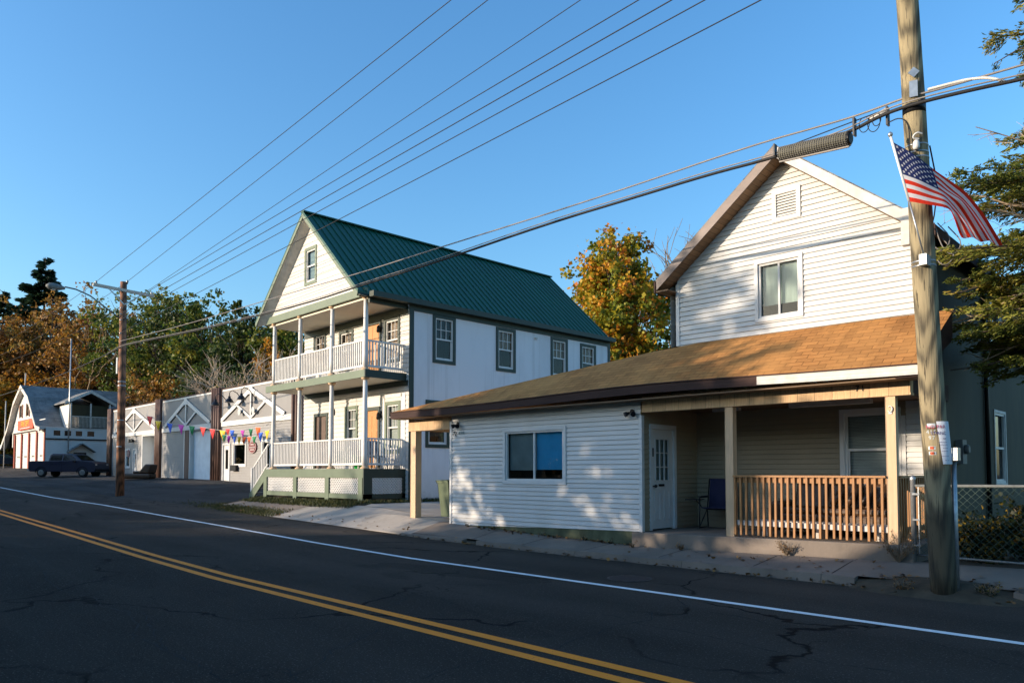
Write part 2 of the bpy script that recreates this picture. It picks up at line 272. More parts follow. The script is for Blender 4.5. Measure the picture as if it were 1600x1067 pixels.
# ------------------------------------------------------------ mesh helpers
def Rz(a): return Matrix.Rotation(a, 4, 'Z')
def T(x, y, z): return Matrix.Translation((x, y, z))
class MB:
    def __init__(s, m=None): s.v = []; s.f = []; s.mi = []; s.m = m; s.cur = 0; s.sm = []; s.smooth = False
    def P(s, p):
        p = Vector(p); s.v.append(s.m @ p if s.m is not None else p); return len(s.v)-1
    def face(s, pts): s.f.append([s.P(p) for p in pts]); s.mi.append(s.cur); s.sm.append(s.smooth)
    def fi(s, idx): s.f.append(list(idx)); s.mi.append(s.cur); s.sm.append(s.smooth)
    def box(s, x0, x1, y0, y1, z0, z1):
        c = [(x0, y0, z0), (x1, y0, z0), (x1, y1, z0), (x0, y1, z0), (x0, y0, z1), (x1, y0, z1), (x1, y1, z1), (x0, y1, z1)]
        i = [s.P(p) for p in c]
        for q in ((3, 2, 1, 0), (4, 5, 6, 7), (0, 1, 5, 4), (1, 2, 6, 5), (2, 3, 7, 6), (3, 0, 4, 7)): s.fi([i[k] for k in q])
        return s
    def bar(s, p, q, w, h, up=(0, 0, 1)):
        p, q = Vector(p), Vector(q); d = (q-p).normalized(); up = Vector(up)
        if abs(d.dot(up)) > .98: up = Vector((0, 1, 0))
        a = d.cross(up).normalized(); b = a.cross(d).normalized(); a *= w/2; b *= h/2
        i = [s.P(x) for x in (p-a-b, p+a-b, p+a+b, p-a+b, q-a-b, q+a-b, q+a+b, q-a+b)]
        for k in ((0, 1, 2, 3), (7, 6, 5, 4), (4, 5, 1, 0), (5, 6, 2, 1), (6, 7, 3, 2), (7, 4, 0, 3)): s.fi([i[j] for j in k])
        return s
    def tube(s, pts, r, n=8, caps=True):
        pts = [Vector(p) for p in pts]; rr = r if isinstance(r, (list, tuple)) else [r]*len(pts)
        old = s.smooth; s.smooth = True; rings = []; a = None
        for k, p in enumerate(pts):
            d = (pts[min(k+1, len(pts)-1)]-pts[max(k-1, 0)]); d = d.normalized() if d.length > 0 else Vector((0, 0, 1))
            if a is None: a = d.cross(Vector((0, 0, 1)) if abs(d.z) < .9 else Vector((1, 0, 0))).normalized()
            a = (a-d*a.dot(d)); a = a.normalized() if a.length > 1e-6 else d.orthogonal().normalized(); b = d.cross(a)
            rings.append([s.P(p+(a*math.cos(2*math.pi*j/n)+b*math.sin(2*math.pi*j/n))*rr[k]) for j in range(n)])
        for A, B in zip(rings, rings[1:]):
            for j in range(n): s.fi((A[j], A[(j+1) % n], B[(j+1) % n], B[j]))
        s.smooth = old
        if caps: s.fi(rings[0][::-1]); s.fi(rings[-1])
        return s
    def cyl(s, p, q, r, n=16): return s.tube([p, q], r, n)
    def lathe(s, c, prof, n=20, axis='z'):
        old = s.smooth; s.smooth = True; rings = []
        for r, h in prof:
            ring = []
            for j in range(n):
                a = 2*math.pi*j/n; x, y = r*math.cos(a), r*math.sin(a)
                ring.append(s.P((c[0]+x, c[1]+y, c[2]+h) if axis == 'z' else ((c[0]+x, c[1]+h, c[2]+y) if axis == 'y' else (c[0]+h, c[1]+x, c[2]+y))))
            rings.append(ring)
        for A, B in zip(rings, rings[1:]):
            for j in range(n): s.fi((A[j], A[(j+1) % n], B[(j+1) % n], B[j]))
        s.smooth = old; s.fi(rings[0][::-1]); s.fi(rings[-1]); return s
    def prism(s, poly, d):
        """polygon (3-D points) extruded by vector d"""
        d = Vector(d); A = [s.P(p) for p in poly]; B = [s.P(Vector(p)+d) for p in poly]; n = len(poly)
        s.fi(A[::-1]); s.fi(B)
        for k in range(n): s.fi((A[k], A[(k+1) % n], B[(k+1) % n], B[k]))
        return s
    def wall(s, poly, holes=(), course=None, y=0.0, lip=.020):
        """upright wall in local x,z at depth y facing -y; convex poly; lap courses if course is set"""
        zs = [p[1] for p in poly]; z0, z1 = min(zs), max(zs); lv = set(round(z, 4) for z in zs)
        for h in holes: lv.add(round(h[2], 4)); lv.add(round(h[3], 4))
        if course:
            k = math.floor(z0/course)
            while k*course < z1: lv.add(round(k*course, 4)); k += 1
        lv = sorted(z for z in lv if z0-1e-6 <= z <= z1+1e-6)
        def ext(z):
            xs = []
            for (xa, za), (xb, zb) in zip(poly, poly[1:]+poly[:1]):
                if abs(za-zb) < 1e-9:
                    if abs(z-za) < 1e-6: xs += [xa, xb]
                elif min(za, zb)-1e-6 <= z <= max(za, zb)+1e-6: xs.append(xa+(xb-xa)*(z-za)/(zb-za))
            return (min(xs), max(xs)) if xs else (0, 0)
        def yy(z, bottom):
            if not course: return y
            f = z/course-math.floor(z/course+1e-6 if bottom else z/course-1e-6); f = min(1, max(0, f)); return y-lip*(1-f)
        for za, zb in zip(lv, lv[1:]):
            if zb-za < 1e-4: continue
            e = 1e-5; (la, ra), (lb, rb) = ext(za+e), ext(zb-e)
            cuts = sorted((h[0], h[1]) for h in holes if h[2] < (za+zb)/2 < h[3])
            segs = []; ca, cb = la, lb
            for x0, x1 in cuts: segs.append((ca, x0, cb, x0)); ca = cb = x1
            segs.append((ca, ra, cb, rb)); ya, yb = yy(za, True), yy(zb, False)
            for a0, a1, b0, b1 in segs:
                if a1-a0 < 1e-4 and b1-b0 < 1e-4: continue
                zc = za
                if course and abs(za/course-round(za/course)) < 1e-3 and zb-za > .04:
                    zc = za+.010; s.face([(a0, y+.006, za), (a1, y+.006, za), (a1, y+.006, zc), (a0, y+.006, zc)])
                    s.face([(a0, ya, zc), (a0, y+.006, zc), (a1, y+.006, zc), (a1, ya, zc)])
                s.face([(a0, ya, zc), (a1, ya, zc), (b1, yb, zb), (b0, yb, zb)])
        return s
    def lattice(s, x0, x1, z0, z1, y, sp, w, t, slope=1.0, kind='box'):
        h = (z1-z0)/slope
        for sg in (1, -1):
            k = x0-h
            while k < x1+h:
                pa = [(k, z0), (k+sg*h, z1)] if sg > 0 else [(k+h, z0), (k, z1)]
                (xa, za), (xb, zb) = pa; lo, hi = (pa if xa < xb else pa[::-1])
                (xa, za), (xb, zb) = lo, hi; k += sp
                if xb <= x0 or xa >= x1: continue
                f = lambda x: za+(zb-za)*(x-xa)/(xb-xa)
                p = (max(xa, x0), y+(t*.55 if sg > 0 else -t*.55), f(max(xa, x0))); q = (min(xb, x1), p[1], f(min(xb, x1)))
                if abs(q[0]-p[0]) < .01: continue
                s.bar(p, q, t, w)
        return s
    def build(s, name, mats, parent=None, bevel=0):
        me = bpy.data.meshes.new(name); me.from_pydata([tuple(v) for v in s.v], [], s.f)
        mats = mats if isinstance(mats, (list, tuple)) else [mats]
        for m in mats: me.materials.append(m)
        me.polygons.foreach_set('material_index', s.mi); me.polygons.foreach_set('use_smooth', s.sm)
        uv = me.uv_layers.new(name='UVMap'); me.update(); U = uv.data
        for p in me.polygons:
            n = p.normal; t = Vector((-n.y, n.x, 0))
            t = t.normalized() if t.length > .02 else Vector((1, 0, 0)); b = n.cross(t)
            if b.z < 0: b = -b; t = -t
            if abs(n.z) > .98: t, b = Vector((1, 0, 0)), Vector((0, 1, 0))
            for li in p.loop_indices:
                c = me.vertices[me.loops[li].vertex_index].co; U[li].uv = (c.dot(t), c.dot(b))
        o = bpy.data.objects.new(name, me); COL.objects.link(o)
        if parent: o.parent = parent
        if bevel:
            bm = o.modifiers.new('bevel', 'BEVEL'); bm.width = bevel; bm.segments = 2; bm.limit_method = 'ANGLE'
        return o
def tag(o, label=None, cat=None, group=None, kind=None):
    for k, v in (('label', label), ('category', cat), ('group', group), ('kind', kind)):
        if v: o[k] = v
    return o
def thing(name, label, cat, loc=(0, 0, 0), rz=0, group=None):
    o = bpy.data.objects.new(name, None); COL.objects.link(o); o.location = loc; o.rotation_euler = (0, 0, rz)
    o.empty_display_size = .2; return tag(o, label, cat, group)
def copytree(o, parent=None):
    c = o.copy(); COL.objects.link(c)
    if parent: c.parent = parent
    for ch in list(o.children): copytree(ch, c)
    return c
def text_into(mb, body, size, Tm, spacing=1.0, depth=.0, warp=None, align='CENTER'):
    cu = bpy.data.curves.new('lettering', 'FONT'); cu.body = body; cu.size = size; cu.align_x = align; cu.align_y = 'CENTER'; cu.space_character = spacing
    cu.extrude = depth; cu.resolution_u = 2; ob = bpy.data.objects.new('lettering', cu); COL.objects.link(ob)
    bpy.context.view_layer.update(); me = bpy.data.meshes.new_from_object(ob.evaluated_get(bpy.context.evaluated_depsgraph_get()))
    base = []
    for v in me.vertices:
        p = Vector((v.co.x, -v.co.z, v.co.y))
        if warp: p = warp(p)
        base.append(mb.P(Tm @ p))
    for p in me.polygons: mb.fi([base[i] for i in p.vertices])
    bpy.data.objects.remove(ob); bpy.data.meshes.remove(me); bpy.data.curves.remove(cu)
def quads(name, centers, ax, ay, material, parent=None, fold=True):
    """leaf-sized faces: centres, half-axes (N,3) each"""
    n = len(centers); c = np.asarray(centers); v = np.empty((n, 4, 3), np.float32)
    v[:, 0] = c-ax; v[:, 1] = c-ay*.55+ax*.1; v[:, 2] = c+ax; v[:, 3] = c+ay*.55+ax*.1
    if fold:
        nn = np.cross(ax, ay); nn /= (np.linalg.norm(nn, axis=1, keepdims=True)+1e-9); sz = np.linalg.norm(ax, axis=1, keepdims=True)
        v[:, 1] += nn*sz*.25; v[:, 3] += nn*sz*.25
    me = bpy.data.meshes.new(name); me.vertices.add(n*4); me.vertices.foreach_set('co', v.ravel())
    me.loops.add(n*4); me.loops.foreach_set('vertex_index', np.arange(n*4, dtype=np.int32))
    me.polygons.add(n); me.polygons.foreach_set('loop_start', np.arange(0, n*4, 4, dtype=np.int32))
    me.update(calc_edges=True); me.materials.append(material)
    at = me.attributes.new('rnd', 'FLOAT', 'FACE'); return me, at
def leafcloud(name, pts, size, material, parent, flat=0.0, tone=None, aspect=.8, dirs=None, seed=0):
    r = np.random.default_rng(seed+len(pts)); n = len(pts); pts = np.asarray(pts, np.float32)
    d = r.normal(size=(n, 3)) if dirs is None else dirs+r.normal(size=(n, 3))*.25
    d[:, 2] *= (1-flat); d /= np.linalg.norm(d, axis=1, keepdims=True)+1e-9
    e = r.normal(size=(n, 3)); e[:, 2] *= (1-flat); e -= d*np.sum(e*d, 1, keepdims=True); e /= np.linalg.norm(e, axis=1, keepdims=True)+1e-9
    s = size*r.uniform(.6, 1.3, (n, 1)); me, at = quads(name, pts, d*s*.5, e*s*aspect, material)
    t = r.uniform(0, 1, n) if tone is None else np.clip(tone+r.normal(0, .16, n), 0, 1)
    at.data.foreach_set('value', t.astype(np.float32)); o = bpy.data.objects.new(name, me); COL.objects.link(o)
    if parent: o.parent = parent
    return o

# ------------------------------------------------------------ terrain
XK = [(-400, 5.5), (-200, 3.2), (-95, 1.62), (-70, 1.08), (-52, .78), (-40, .50), (-32, .40), (-26, .27), (-21, .17), (-15.5, .05), (-12, 0), (200, 0)]
def rx(x): return float(np.interp(x, [a for a, b in XK], [b for a, b in XK]))
def curb_h(x): return float(np.interp(x, [-18, -16.5, -12, -8, -3, 3], [.0, .03, .09, .10, .12, .14]))
def gz(x, y):
    z = rx(x)
    if y <= 11.45: return z if y > 1.1 else z+min(.12, (1.1-y)*1.2)
    s = float(np.interp(x, [-95, -82, -79, -68, -46, -20.5, -17, -15, -9.2, -4, 0, 20], [.55, .75, .35, .30, .52, .52, .36, .30, .16, .28, .33, .4]))
    y2 = float(np.interp(x, [-45, -30, -20.5, -17, 0], [18, 15, 13.3, 12.4, 12.4]))
    c = curb_h(x); t = min(1, max(0, (y-11.45)/(y2-11.45))); return z+c+(s-c)*t
def knots(a, b, st): return list(np.arange(a, b+1e-6, st))
GX = sorted(set(round(v, 3) for v in [-400, -300, -200, -150]+knots(-110, -50, 2)+knots(-50, 12, .5)+[20, 40, 80, 200]+[a for a, b in XK]+[-16.5, -15.5, -20.5, -9.2]))
GY = sorted(set(round(v, 3) for v in [-200, -100, -50, -20, -5, 0, .9, 1.0, 1.1, 3, 6, 9, 11.44, 11.451]+knots(11.5, 20, .5)+[22, 25, 30, 40, 60, 100, 200, 400]+[13.3, 12.4]))
def sheet(name, x0, x1, y0, y1, off, m, label=None, cuts=(), kind='structure', xs=None, ys=None):
    xs = [x for x in (xs or GX) if x0 < x < x1]; ys = [y for y in (ys or GY) if y0 < y < y1]; xs = [x0]+xs+[x1]; ys = [y0]+ys+[y1]
    bm = bmesh.new(); g = [[bm.verts.new((x, y, gz(x, y)+off)) for y in ys] for x in xs]
    for i in range(len(xs)-1):
        for j in range(len(ys)-1): bm.faces.new((g[i][j], g[i+1][j], g[i+1][j+1], g[i][j+1]))
    for (cx, cy), (nx, ny) in cuts:   # keep the side the normal points to
        bmesh.ops.bisect_plane(bm, geom=bm.verts[:]+bm.edges[:]+bm.faces[:], plane_co=(cx, cy, 0), plane_no=(nx, ny, 0), clear_inner=True)
    me = bpy.data.meshes.new(name); bm.to_mesh(me); bm.free(); me.materials.append(m)
    o = bpy.data.objects.new(name, me); COL.objects.link(o); o['kind'] = kind
    if label: o['label'] = label
    return o
sheet('ground', -400, 200, -200, 400, -.04, M['dirt'])
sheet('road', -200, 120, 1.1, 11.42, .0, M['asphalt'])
sheet('parking_lot', -110, -28.6, 11.42, 19.4, .0, M['asphalt_lot'], cuts=[((-29.3, 12.2), (-.8, .6))])
# markings
def stripe(name, yc, wd, m, label):
    o = sheet(name, -200, 120, yc-wd/2, yc+wd/2, .005, m, label); return o
stripe('centre_line_marking', 4.93, .14, M['yellow'], 'double yellow line nearer the camera')
stripe('centre_line_marking', 5.22, .14, M['yellow'], 'double yellow line nearer the white house')
stripe('edge_line_marking', 8.82, .13, M['road_white'], 'white edge line beside the curb')
# sidewalk, curb, driveway apron
sheet('sidewalk', -15.6, 14, 11.55, 12.75, .012, M['concrete'])
cb = MB(); xs = [x for x in GX if -16.2 <= x <= 14]
jit = {}
for a, b in zip(xs, xs[1:]):
    if -4.6 < a < -2.6 or -14.0 < a < -13.4: continue
    for k, x in enumerate((a, b)):
        if x not in jit: jit[x] = (random.uniform(-.012, .012), random.uniform(-.012, .012))
    za, zb = rx(a)+curb_h(a), rx(b)+curb_h(b); g = .008 if int((a+50)*2) % 5 == 0 else 0
    y0a, y0b = 11.40+jit[a][0], 11.40+jit[b][0]
    p = [(a+g, y0a, rx(a)-.03), (b, y0b, rx(b)-.03), (b, 11.56, rx(b)-.03), (a+g, 11.56, rx(a)-.03), (a+g, y0a+.02, za+.02+jit[a][1]), (b, y0b+.02, zb+.02+jit[b][1]), (b, 11.56, zb+.03), (a+g, 11.56, za+.03)]
    i = [cb.P(q) for q in p]
    for q in ((4, 5, 6, 7), (0, 1, 5, 4), (1, 2, 6, 5), (3, 0, 4, 7)): cb.fi([i[k] for k in q])
tag(cb.build('curb', M['concrete']), None, None, None, 'structure')
CR = [[(-18.9, 3.57), (-16.32, 3.35), (-13.39, 2.92), (-12.11, 2.85), (-11.17, 3.01), (-10.4, 2.87), (-9.83, 3.0), (-8.9, 2.82), (-8.2, 2.58), (-7.94, 2.64), (-7.39, 2.61), (-6.85, 2.63), (-6.58, 2.64), (-6.13, 2.59), (-5.88, 2.7), (-5.59, 2.65)], [(-9.7, 3.14), (-8.8, 2.92), (-8.22, 2.79), (-7.39, 2.61)], [(-6.13, 2.59), (-6.26, 2.96), (-5.97, 3.05), (-5.77, 3.03), (-6.03, 3.45), (-6.38, 3.78), (-6.56, 4.18), (-6.81, 4.57), (-6.97, 4.89)], [(-6.05, 3.12), (-5.58, 3.02), (-5.36, 3.01)], [(-4.98, 3.79), (-5.07, 4.13), (-5.08, 4.43), (-5.14, 4.88)], [(-4.91, 5.3), (-5.07, 5.8), (-5.09, 6.13), (-5.19, 6.58), (-5.15, 6.82), (-5.11, 7.18), (-5.41, 7.61)], [(-6.06, 6.94), (-5.56, 7.05), (-5.06, 6.87), (-4.57, 6.89), (-4.26, 6.9), (-3.49, 6.77), (-2.9, 6.69), (-2.35, 6.8)], [(-16.66, 2.85), (-16.91, 3.52), (-16.95, 4.31), (-17.0, 5.16), (-17.05, 6.51), (-17.57, 8.09)], [(-10.78, 6.14), (-10.03, 6.04), (-9.61, 6.57), (-9.01, 7.09), (-8.38, 7.56), (-7.98, 8.25)], [(-4.97, 8.06), (-4.4, 8.08), (-4.06, 7.9), (-3.39, 7.98), (-3.19, 8.32), (-3.21, 8.64)], [(-6.07, 9.01), (-5.62, 8.49), (-5.21, 8.12)], [(-8.42, 6.18), (-7.94, 5.62), (-7.72, 4.92)], [(-2.61, 8.27), (-2.21, 8.09), (-1.83, 7.8), (-1.62, 7.71)], [(-13.49, 5.16), (-12.94, 5.61), (-11.77, 5.99), (-10.65, 6.07)]]
ck_ = MB(); rk_ = random.Random(4)
for poly in CR:
    fine_ = []
    for (xa, ya), (xb, yb) in zip(poly, poly[1:]):
        n = max(2, int(math.hypot(xb-xa, yb-ya)/.07))
        for k in range(n): fine_.append((xa+(xb-xa)*k/n+rk_.gauss(0, .014), ya+(yb-ya)*k/n+rk_.gauss(0, .014)))
    fine_.append(poly[-1]); wds = [max(.004, rk_.gauss(.013, .006)) for _ in fine_]
    for k in range(len(fine_)-1):
        (xa, ya), (xb, yb) = fine_[k], fine_[k+1]; d_ = math.hypot(xb-xa, yb-ya)+1e-6; nx, ny = -(yb-ya)/d_, (xb-xa)/d_; wa, wb = wds[k]/2, wds[k+1]/2
        ck_.face([(xa-nx*wa, ya-ny*wa, rx(xa)+.0025), (xb-nx*wb, yb-ny*wb, rx(xb)+.0025), (xb+nx*wb, yb+ny*wb, rx(xb)+.0025), (xa+nx*wa, ya+ny*wa, rx(xa)+.0025)])
        if rk_.random() < .06:
            a_ = rk_.uniform(0, 6.28); q_ = rk_.uniform(.1, .35); ck_.face([(xa, ya-.003, rx(xa)+.0025), (xa+q_*math.cos(a_), ya+q_*.5*math.sin(a_), rx(xa+q_*math.cos(a_))+.0025), (xa, ya+.004, rx(xa)+.0025)])
M['crack'] = mat('crack_tar', (.008, .008, .008), .9, .2, 5, 0)
tag(ck_.build('road_cracks', M['crack'], None), None, None, None, 'structure')
jn = MB()
for x in (-13.3, -11.6, -9.9, -8.1, -6.2, -4.9, -2.0, -.3, 1.6): jn.box(x, x+.02, 11.57, 12.6, gz(x, 12)-.05, gz(x, 12)-.04) if 0 else [jn.face([(x, 11.56+.2*k, gz(x, 11.56+.2*k)+.016), (x+.018, 11.56+.2*k, gz(x, 11.56+.2*k)+.016), (x+.02, 11.76+.2*k, gz(x, 11.76+.2*k)+.016), (x+.002, 11.76+.2*k, gz(x, 11.76+.2*k)+.016)]) for k in range(5)]
tag(jn.build('sidewalk_joints', M['crack'], None), None, None, None, 'structure')
sheet('driveway', -24.6, -15.6, 11.43, 16.0, .012, M['concrete_light'], cuts=[((-20.6, 13.05), (.12, -1)), ((-24.2, 11.5), (1, .35))])
sheet('side_driveway', -20.2, -16.6, 13.0, 26, .022, M['concrete_light'])
sheet('footpath', -28.6, -23.2, 12.0, 12.9, .02, M['concrete'], cuts=[((-28.5, 12.0), (.5, .5))])

# ------------------------------------------------------------ windows and doors (openings are cut in the walls)
def window(parent, Tm, x0, x1, z0, z1, trim=None, fm='white', fw=.05, style='dh', blind=None, rec=.05, name='window', label=None, sill=False, muntins=(3, 2), deep=.5):
    """blind: list of (material, x from, x to, z fraction of the bottom edge)"""
    t = MB(Tm)
    if trim:
        tw, tm, pr = trim
        t.box(x0-tw, x1+tw, -pr, .0, z1, z1+tw); t.box(x0-tw, x1+tw, -pr, .0, z0-tw, z0)
        t.box(x0-tw, x0, -pr, .0, z0, z1); t.box(x1, x1+tw, -pr, .0, z0, z1)
        if sill: t.box(x0-tw-.03, x1+tw+.03, -pr-.04, -pr, z0-tw*.5, z0-tw*.1)
        root = t.build(name, M[tm], parent)
        f = MB(Tm)
    else: f = t; root = None
    a = -.004 if not trim else .0
    f.box(x0, x1, a, rec, z1-fw, z1); f.box(x0, x1, a, rec, z0, z0+fw); f.box(x0, x0+fw, a, rec, z0+fw, z1-fw); f.box(x1-fw, x1, a, rec, z0+fw, z1-fw)
    xm, zm = (x0+x1)/2, (z0+z1)/2
    if style == 'slider': f.box(xm-fw*.45, xm+fw*.45, a+.008, rec, z0+fw, z1-fw)
    if style in ('dh', 'dhm'):
        f.box(x0+fw, x1-fw, a+.012, rec, zm-.025, zm+.025)
        f.box(x0+fw, x0+fw+.03, rec*.5, rec, z0+fw, zm-.025); f.box(x1-fw-.03, x1-fw, rec*.5, rec, z0+fw, zm-.025); f.box(x0+fw+.03, x1-fw-.03, rec*.5, rec, z0+fw, z0+fw+.035)
    if style == 'dhm':
        nx, nz = muntins
        for i in range(1, nx): X = x0+fw+(x1-x0-2*fw)*i/nx; f.box(X-.011, X+.011, rec-.025, rec-.005, zm+.025, z1-fw)
        for i in range(1, nz): Z = zm+(z1-fw-zm)*i/nz; f.box(x0+fw, x1-fw, rec-.023, rec-.003, Z-.011, Z+.011)
    fr = f.build(name if root is None else 'sash', M[fm], parent if root is None else root)
    root = root or fr
    g = MB(Tm); g.face([(x0+.01, rec+.004, z0+.01), (x1-.01, rec+.004, z0+.01), (x1-.01, rec+.004, z1-.01), (x0+.01, rec+.004, z1-.01)]); g.build('pane', M['glass'], root)
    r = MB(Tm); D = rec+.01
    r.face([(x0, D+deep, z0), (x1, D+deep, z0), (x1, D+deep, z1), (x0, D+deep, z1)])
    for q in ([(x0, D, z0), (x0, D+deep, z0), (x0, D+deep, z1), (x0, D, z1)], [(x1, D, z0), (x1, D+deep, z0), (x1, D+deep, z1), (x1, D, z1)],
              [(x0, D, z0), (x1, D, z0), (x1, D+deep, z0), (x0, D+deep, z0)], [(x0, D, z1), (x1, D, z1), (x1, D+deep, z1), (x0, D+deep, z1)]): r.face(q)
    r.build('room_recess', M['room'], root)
    for bm_, xa, xb, fz in blind or ():
        b = MB(Tm); zb = z0+(z1-z0)*fz; n = 10; old = None
        b.box(xa+.012, xb-.012, D+.05, D+.058, zb, z1-.02); b.build('blind', M[bm_], root)
    if label: root['label'] = label
    return root

# ============================================================ white house (front)
HX, HY, HR = -9.21, 12.60, R(1.70)
H = thing('white_house', 'white vinyl-sided house with steep gable, tan shingled porch roof and covered front porch', 'house', (HX, HY, 0), HR)
HT = T(HX, HY, 0) @ Rz(HR)
def hw(x, y, z): return HT @ Vector((x, y, z))
# --- low front block: wall facing the road
wl = MB(); wl.wall([(-5.93, .33), (0, .475), (0, 3.17), (-5.93, 3.12)], [(-3.93, -2.09, 1.49, 2.66)], .103)
wl.wall([(-5.93, 3.05), (0, 3.1), (0, 3.17), (-5.93, 3.17)], (), None, .01)
front_wall = wl.build('front_wall', M['siding'], H)
sw = MB(T(-5.93, 7.5, 0) @ Rz(-R(90))); sw.wall([(0, .33), (7.5, .33), (7.5, 3.17), (0, 3.17)], (), .103); sw.build('side_wall', M['siding'], H)
cn = MB(); cn.box(-5.975, -5.90, -.03, .10, .33, 3.02); cn.build('corner_trim', M['white'], H)
cn = MB(); cn.box(-.045, .035, -.03, .06, .47, 2.86); cn.build('corner_trim', M['white'], H)
fd = MB(); fd.prism([(-5.9, -.002, .2), (-.1, -.002, .1), (-.1, -.002, .475), (-5.9, -.002, .335)][::1], (0, .2, 0)); fd.build('foundation', M['foundation'], H)
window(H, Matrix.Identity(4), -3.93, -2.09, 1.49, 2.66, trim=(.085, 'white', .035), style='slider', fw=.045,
       blind=[('curtain_teal', -3.9, -3.0, .21), ('curtain_blue', -3.02, -2.1, .22)])
# lights under the eave
def flood(x, y, z, label):
    t = thing('floodlight', label, 'light fixture', hw(x, y, z), HR, 'twin floodlights under the eave')
    b = MB(); b.lathe((0, -.02, 0), [(.05, 0), (.055, .02)], 12, 'y'); b.build('mount', M['black_metal'], t)
    for s_ in (-1, 1):
        c = MB(T(s_*.07, -.07, -.04) @ Matrix.Rotation(s_*R(35), 4, 'Z') @ Matrix.Rotation(R(25), 4, 'X')); c.lathe((0, 0, 0), [(.055, -.07), (.05, -.02), (.028, .02), (.02, .05)], 12, 'y'); c.build('lamp_head', M['black_metal'], t)
flood(-5.66, -.02, 2.93, 'black twin floodlight above the house number 72')
flood(-.20, -.02, 2.95, 'black twin floodlight beside the porch corner of the white house')
nb = MB(); text_into(nb, '72', .17, T(-5.77, -.034, 2.68), 1.0, .004); nb.build('house_number', M['ink_black'], H)
for k, xx in enumerate((-5.63, -5.59, -5.52, -5.47, -5.43)): nb = MB(); nb.box(xx, xx+.018, -.034, -.028, 2.665, 2.735); nb.build('number_stroke', M['curtain_teal'], H)
# --- door wall (faces +x) and porch back wall
DW = Rz(R(90))            # local x -> +y of the house, local y -> -x
YB = 2.2
dwl = MB(DW); dwl.wall([(0, .48), (YB, .48), (YB, 3.17), (0, 3.17)], [(.28, 1.30, .48, 2.70)], .103); dwl.build('entry_wall', M['siding_tan_and_shade'], H)
bw = MB(T(0, YB, 0)); bw.wall([(0, .48), (4.40, .48), (4.40, 3.17), (0, 3.17)], [(3.28, 4.22, 1.42, 2.83)], .103); bw.build('porch_back_wall', M['siding_tan_and_shade'], H)  # porch shade is put into the darker siding colour, lit strip stays white
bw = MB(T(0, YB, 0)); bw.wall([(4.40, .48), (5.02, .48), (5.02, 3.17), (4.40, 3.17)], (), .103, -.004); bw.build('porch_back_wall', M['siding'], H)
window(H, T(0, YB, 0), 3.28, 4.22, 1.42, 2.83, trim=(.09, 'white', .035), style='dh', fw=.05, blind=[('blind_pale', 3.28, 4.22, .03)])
bt = MB(T(0, YB, 0)); bt.box(4.315, 4.39, -.03, -.003, .48, 2.75); bt.build('corner_trim', M['white'], H)
# door
dr = MB(DW); dr.box(.28, .36, -.03, .10, .48, 2.70); dr.box(1.22, 1.30, -.03, .10, .48, 2.70); dr.box(.36, 1.22, -.03, .10, 2.60, 2.70)
door = dr.build('door', M['white'], H)
lf = MB(DW)
lf.wall([(.36, .50), (1.22, .50), (1.22, 2.60), (.36, 2.60)], [(.53, 1.05, 1.50, 2.40)], None, .02)
for a_, b_ in ((.50, .72), (.86, 1.08)):
    lf.box(a_, b_, .008, .02, .68, .70); lf.box(a_, b_, .008, .02, 1.28, 1.30); lf.box(a_, a_+.02, .008, .02, .70, 1.28); lf.box(b_-.02, b_, .008, .02, .70, 1.28)
for X in (.53, .695, .865, 1.03): lf.box(X, X+.025, .006, .03, 1.50, 2.40)
for Z in (1.50, 1.79, 2.09, 2.385): lf.box(.53, 1.055, .004, .032, Z, Z+.022)
lf.build('door_leaf', M['white'], door)
gl = MB(DW); gl.face([(.53, .035, 1.5), (1.055, .035, 1.5), (1.055, .035, 2.4), (.53, .035, 2.4)]); gl.build('pane', M['glass'], door)
gl = MB(DW); gl.box(.50, 1.08, .06, .07, 1.46, 2.45); gl.build('door_curtain', M['curtain_teal'], door)
kn = MB(DW); kn.lathe((.44, -.07, 1.40), [(.012, .10), (.012, .05), (.034, .03), (.036, 0), (.02, -.02)], 12, 'y'); kn.box(.66, .86, -.0, .018, 1.39, 1.44); kn.box(.40, .46, -.0, .018, 2.02, 2.2); kn.build('door_hardware', M['black_metal'], door)
# --- porch slab, posts, beam, ceiling, rail
sl = MB(); sl.prism([(-.16, -.13, .02), (5.14, -.13, .10), (5.14, -.13, .545), (-.16, -.13, .465)], (0, YB+.13, 0)); sl.build('porch_slab', M['concrete'], H, .012)
def post(x, w, z0, z1, mm='pine_plain', name='porch_post'):
    p = MB(); p.box(x-w/2, x+w/2, 0, w, z0, z1); p.box(x-w/2-.006, x-w/2, -.006, .02, z0, z1); p.box(x+w/2, x+w/2+.006, -.006, .02, z0, z1)
    p.build(name, M[mm], H)
post(-7.54, .21, .25, 2.85); post(1.975, .15, .49, 2.93); post(4.815, .14, .53, 2.94)
bm_ = MB(); bm_.box(-7.72, -5.98, -.02, .18, 2.85, 3.14); bm_.box(-7.72, -5.98, -.03, .19, 2.82, 2.85); bm_.box(-7.72, -7.62, .19, 7.0, 2.85, 3.14)
bm_.build('carport_beam', M['pine'], H)
bm_ = MB(); bm_.box(.04, 5.12, -.02, .14, 2.955, 3.24); bm_.box(.04, 5.13, -.03, .15, 2.92, 2.955); bm_.build('porch_beam', M['pine'], H)
bm_ = MB(); bm_.box(4.98, 5.12, .15, YB-.02, 2.955, 3.24); bm_.build('porch_side_beam', M['brown_trim'], H)
ce = MB(); ce.box(.04, 5.0, .14, YB-.01, 3.02, 3.04); ce.build('porch_ceiling', M['ceiling_wood'], H)
fx = MB(); fx.box(2.6, 4.1, 1.2, 1.36, 2.94, 3.02); porch_lamp = fx.build('ceiling_strip_light', M['white_old'], H)
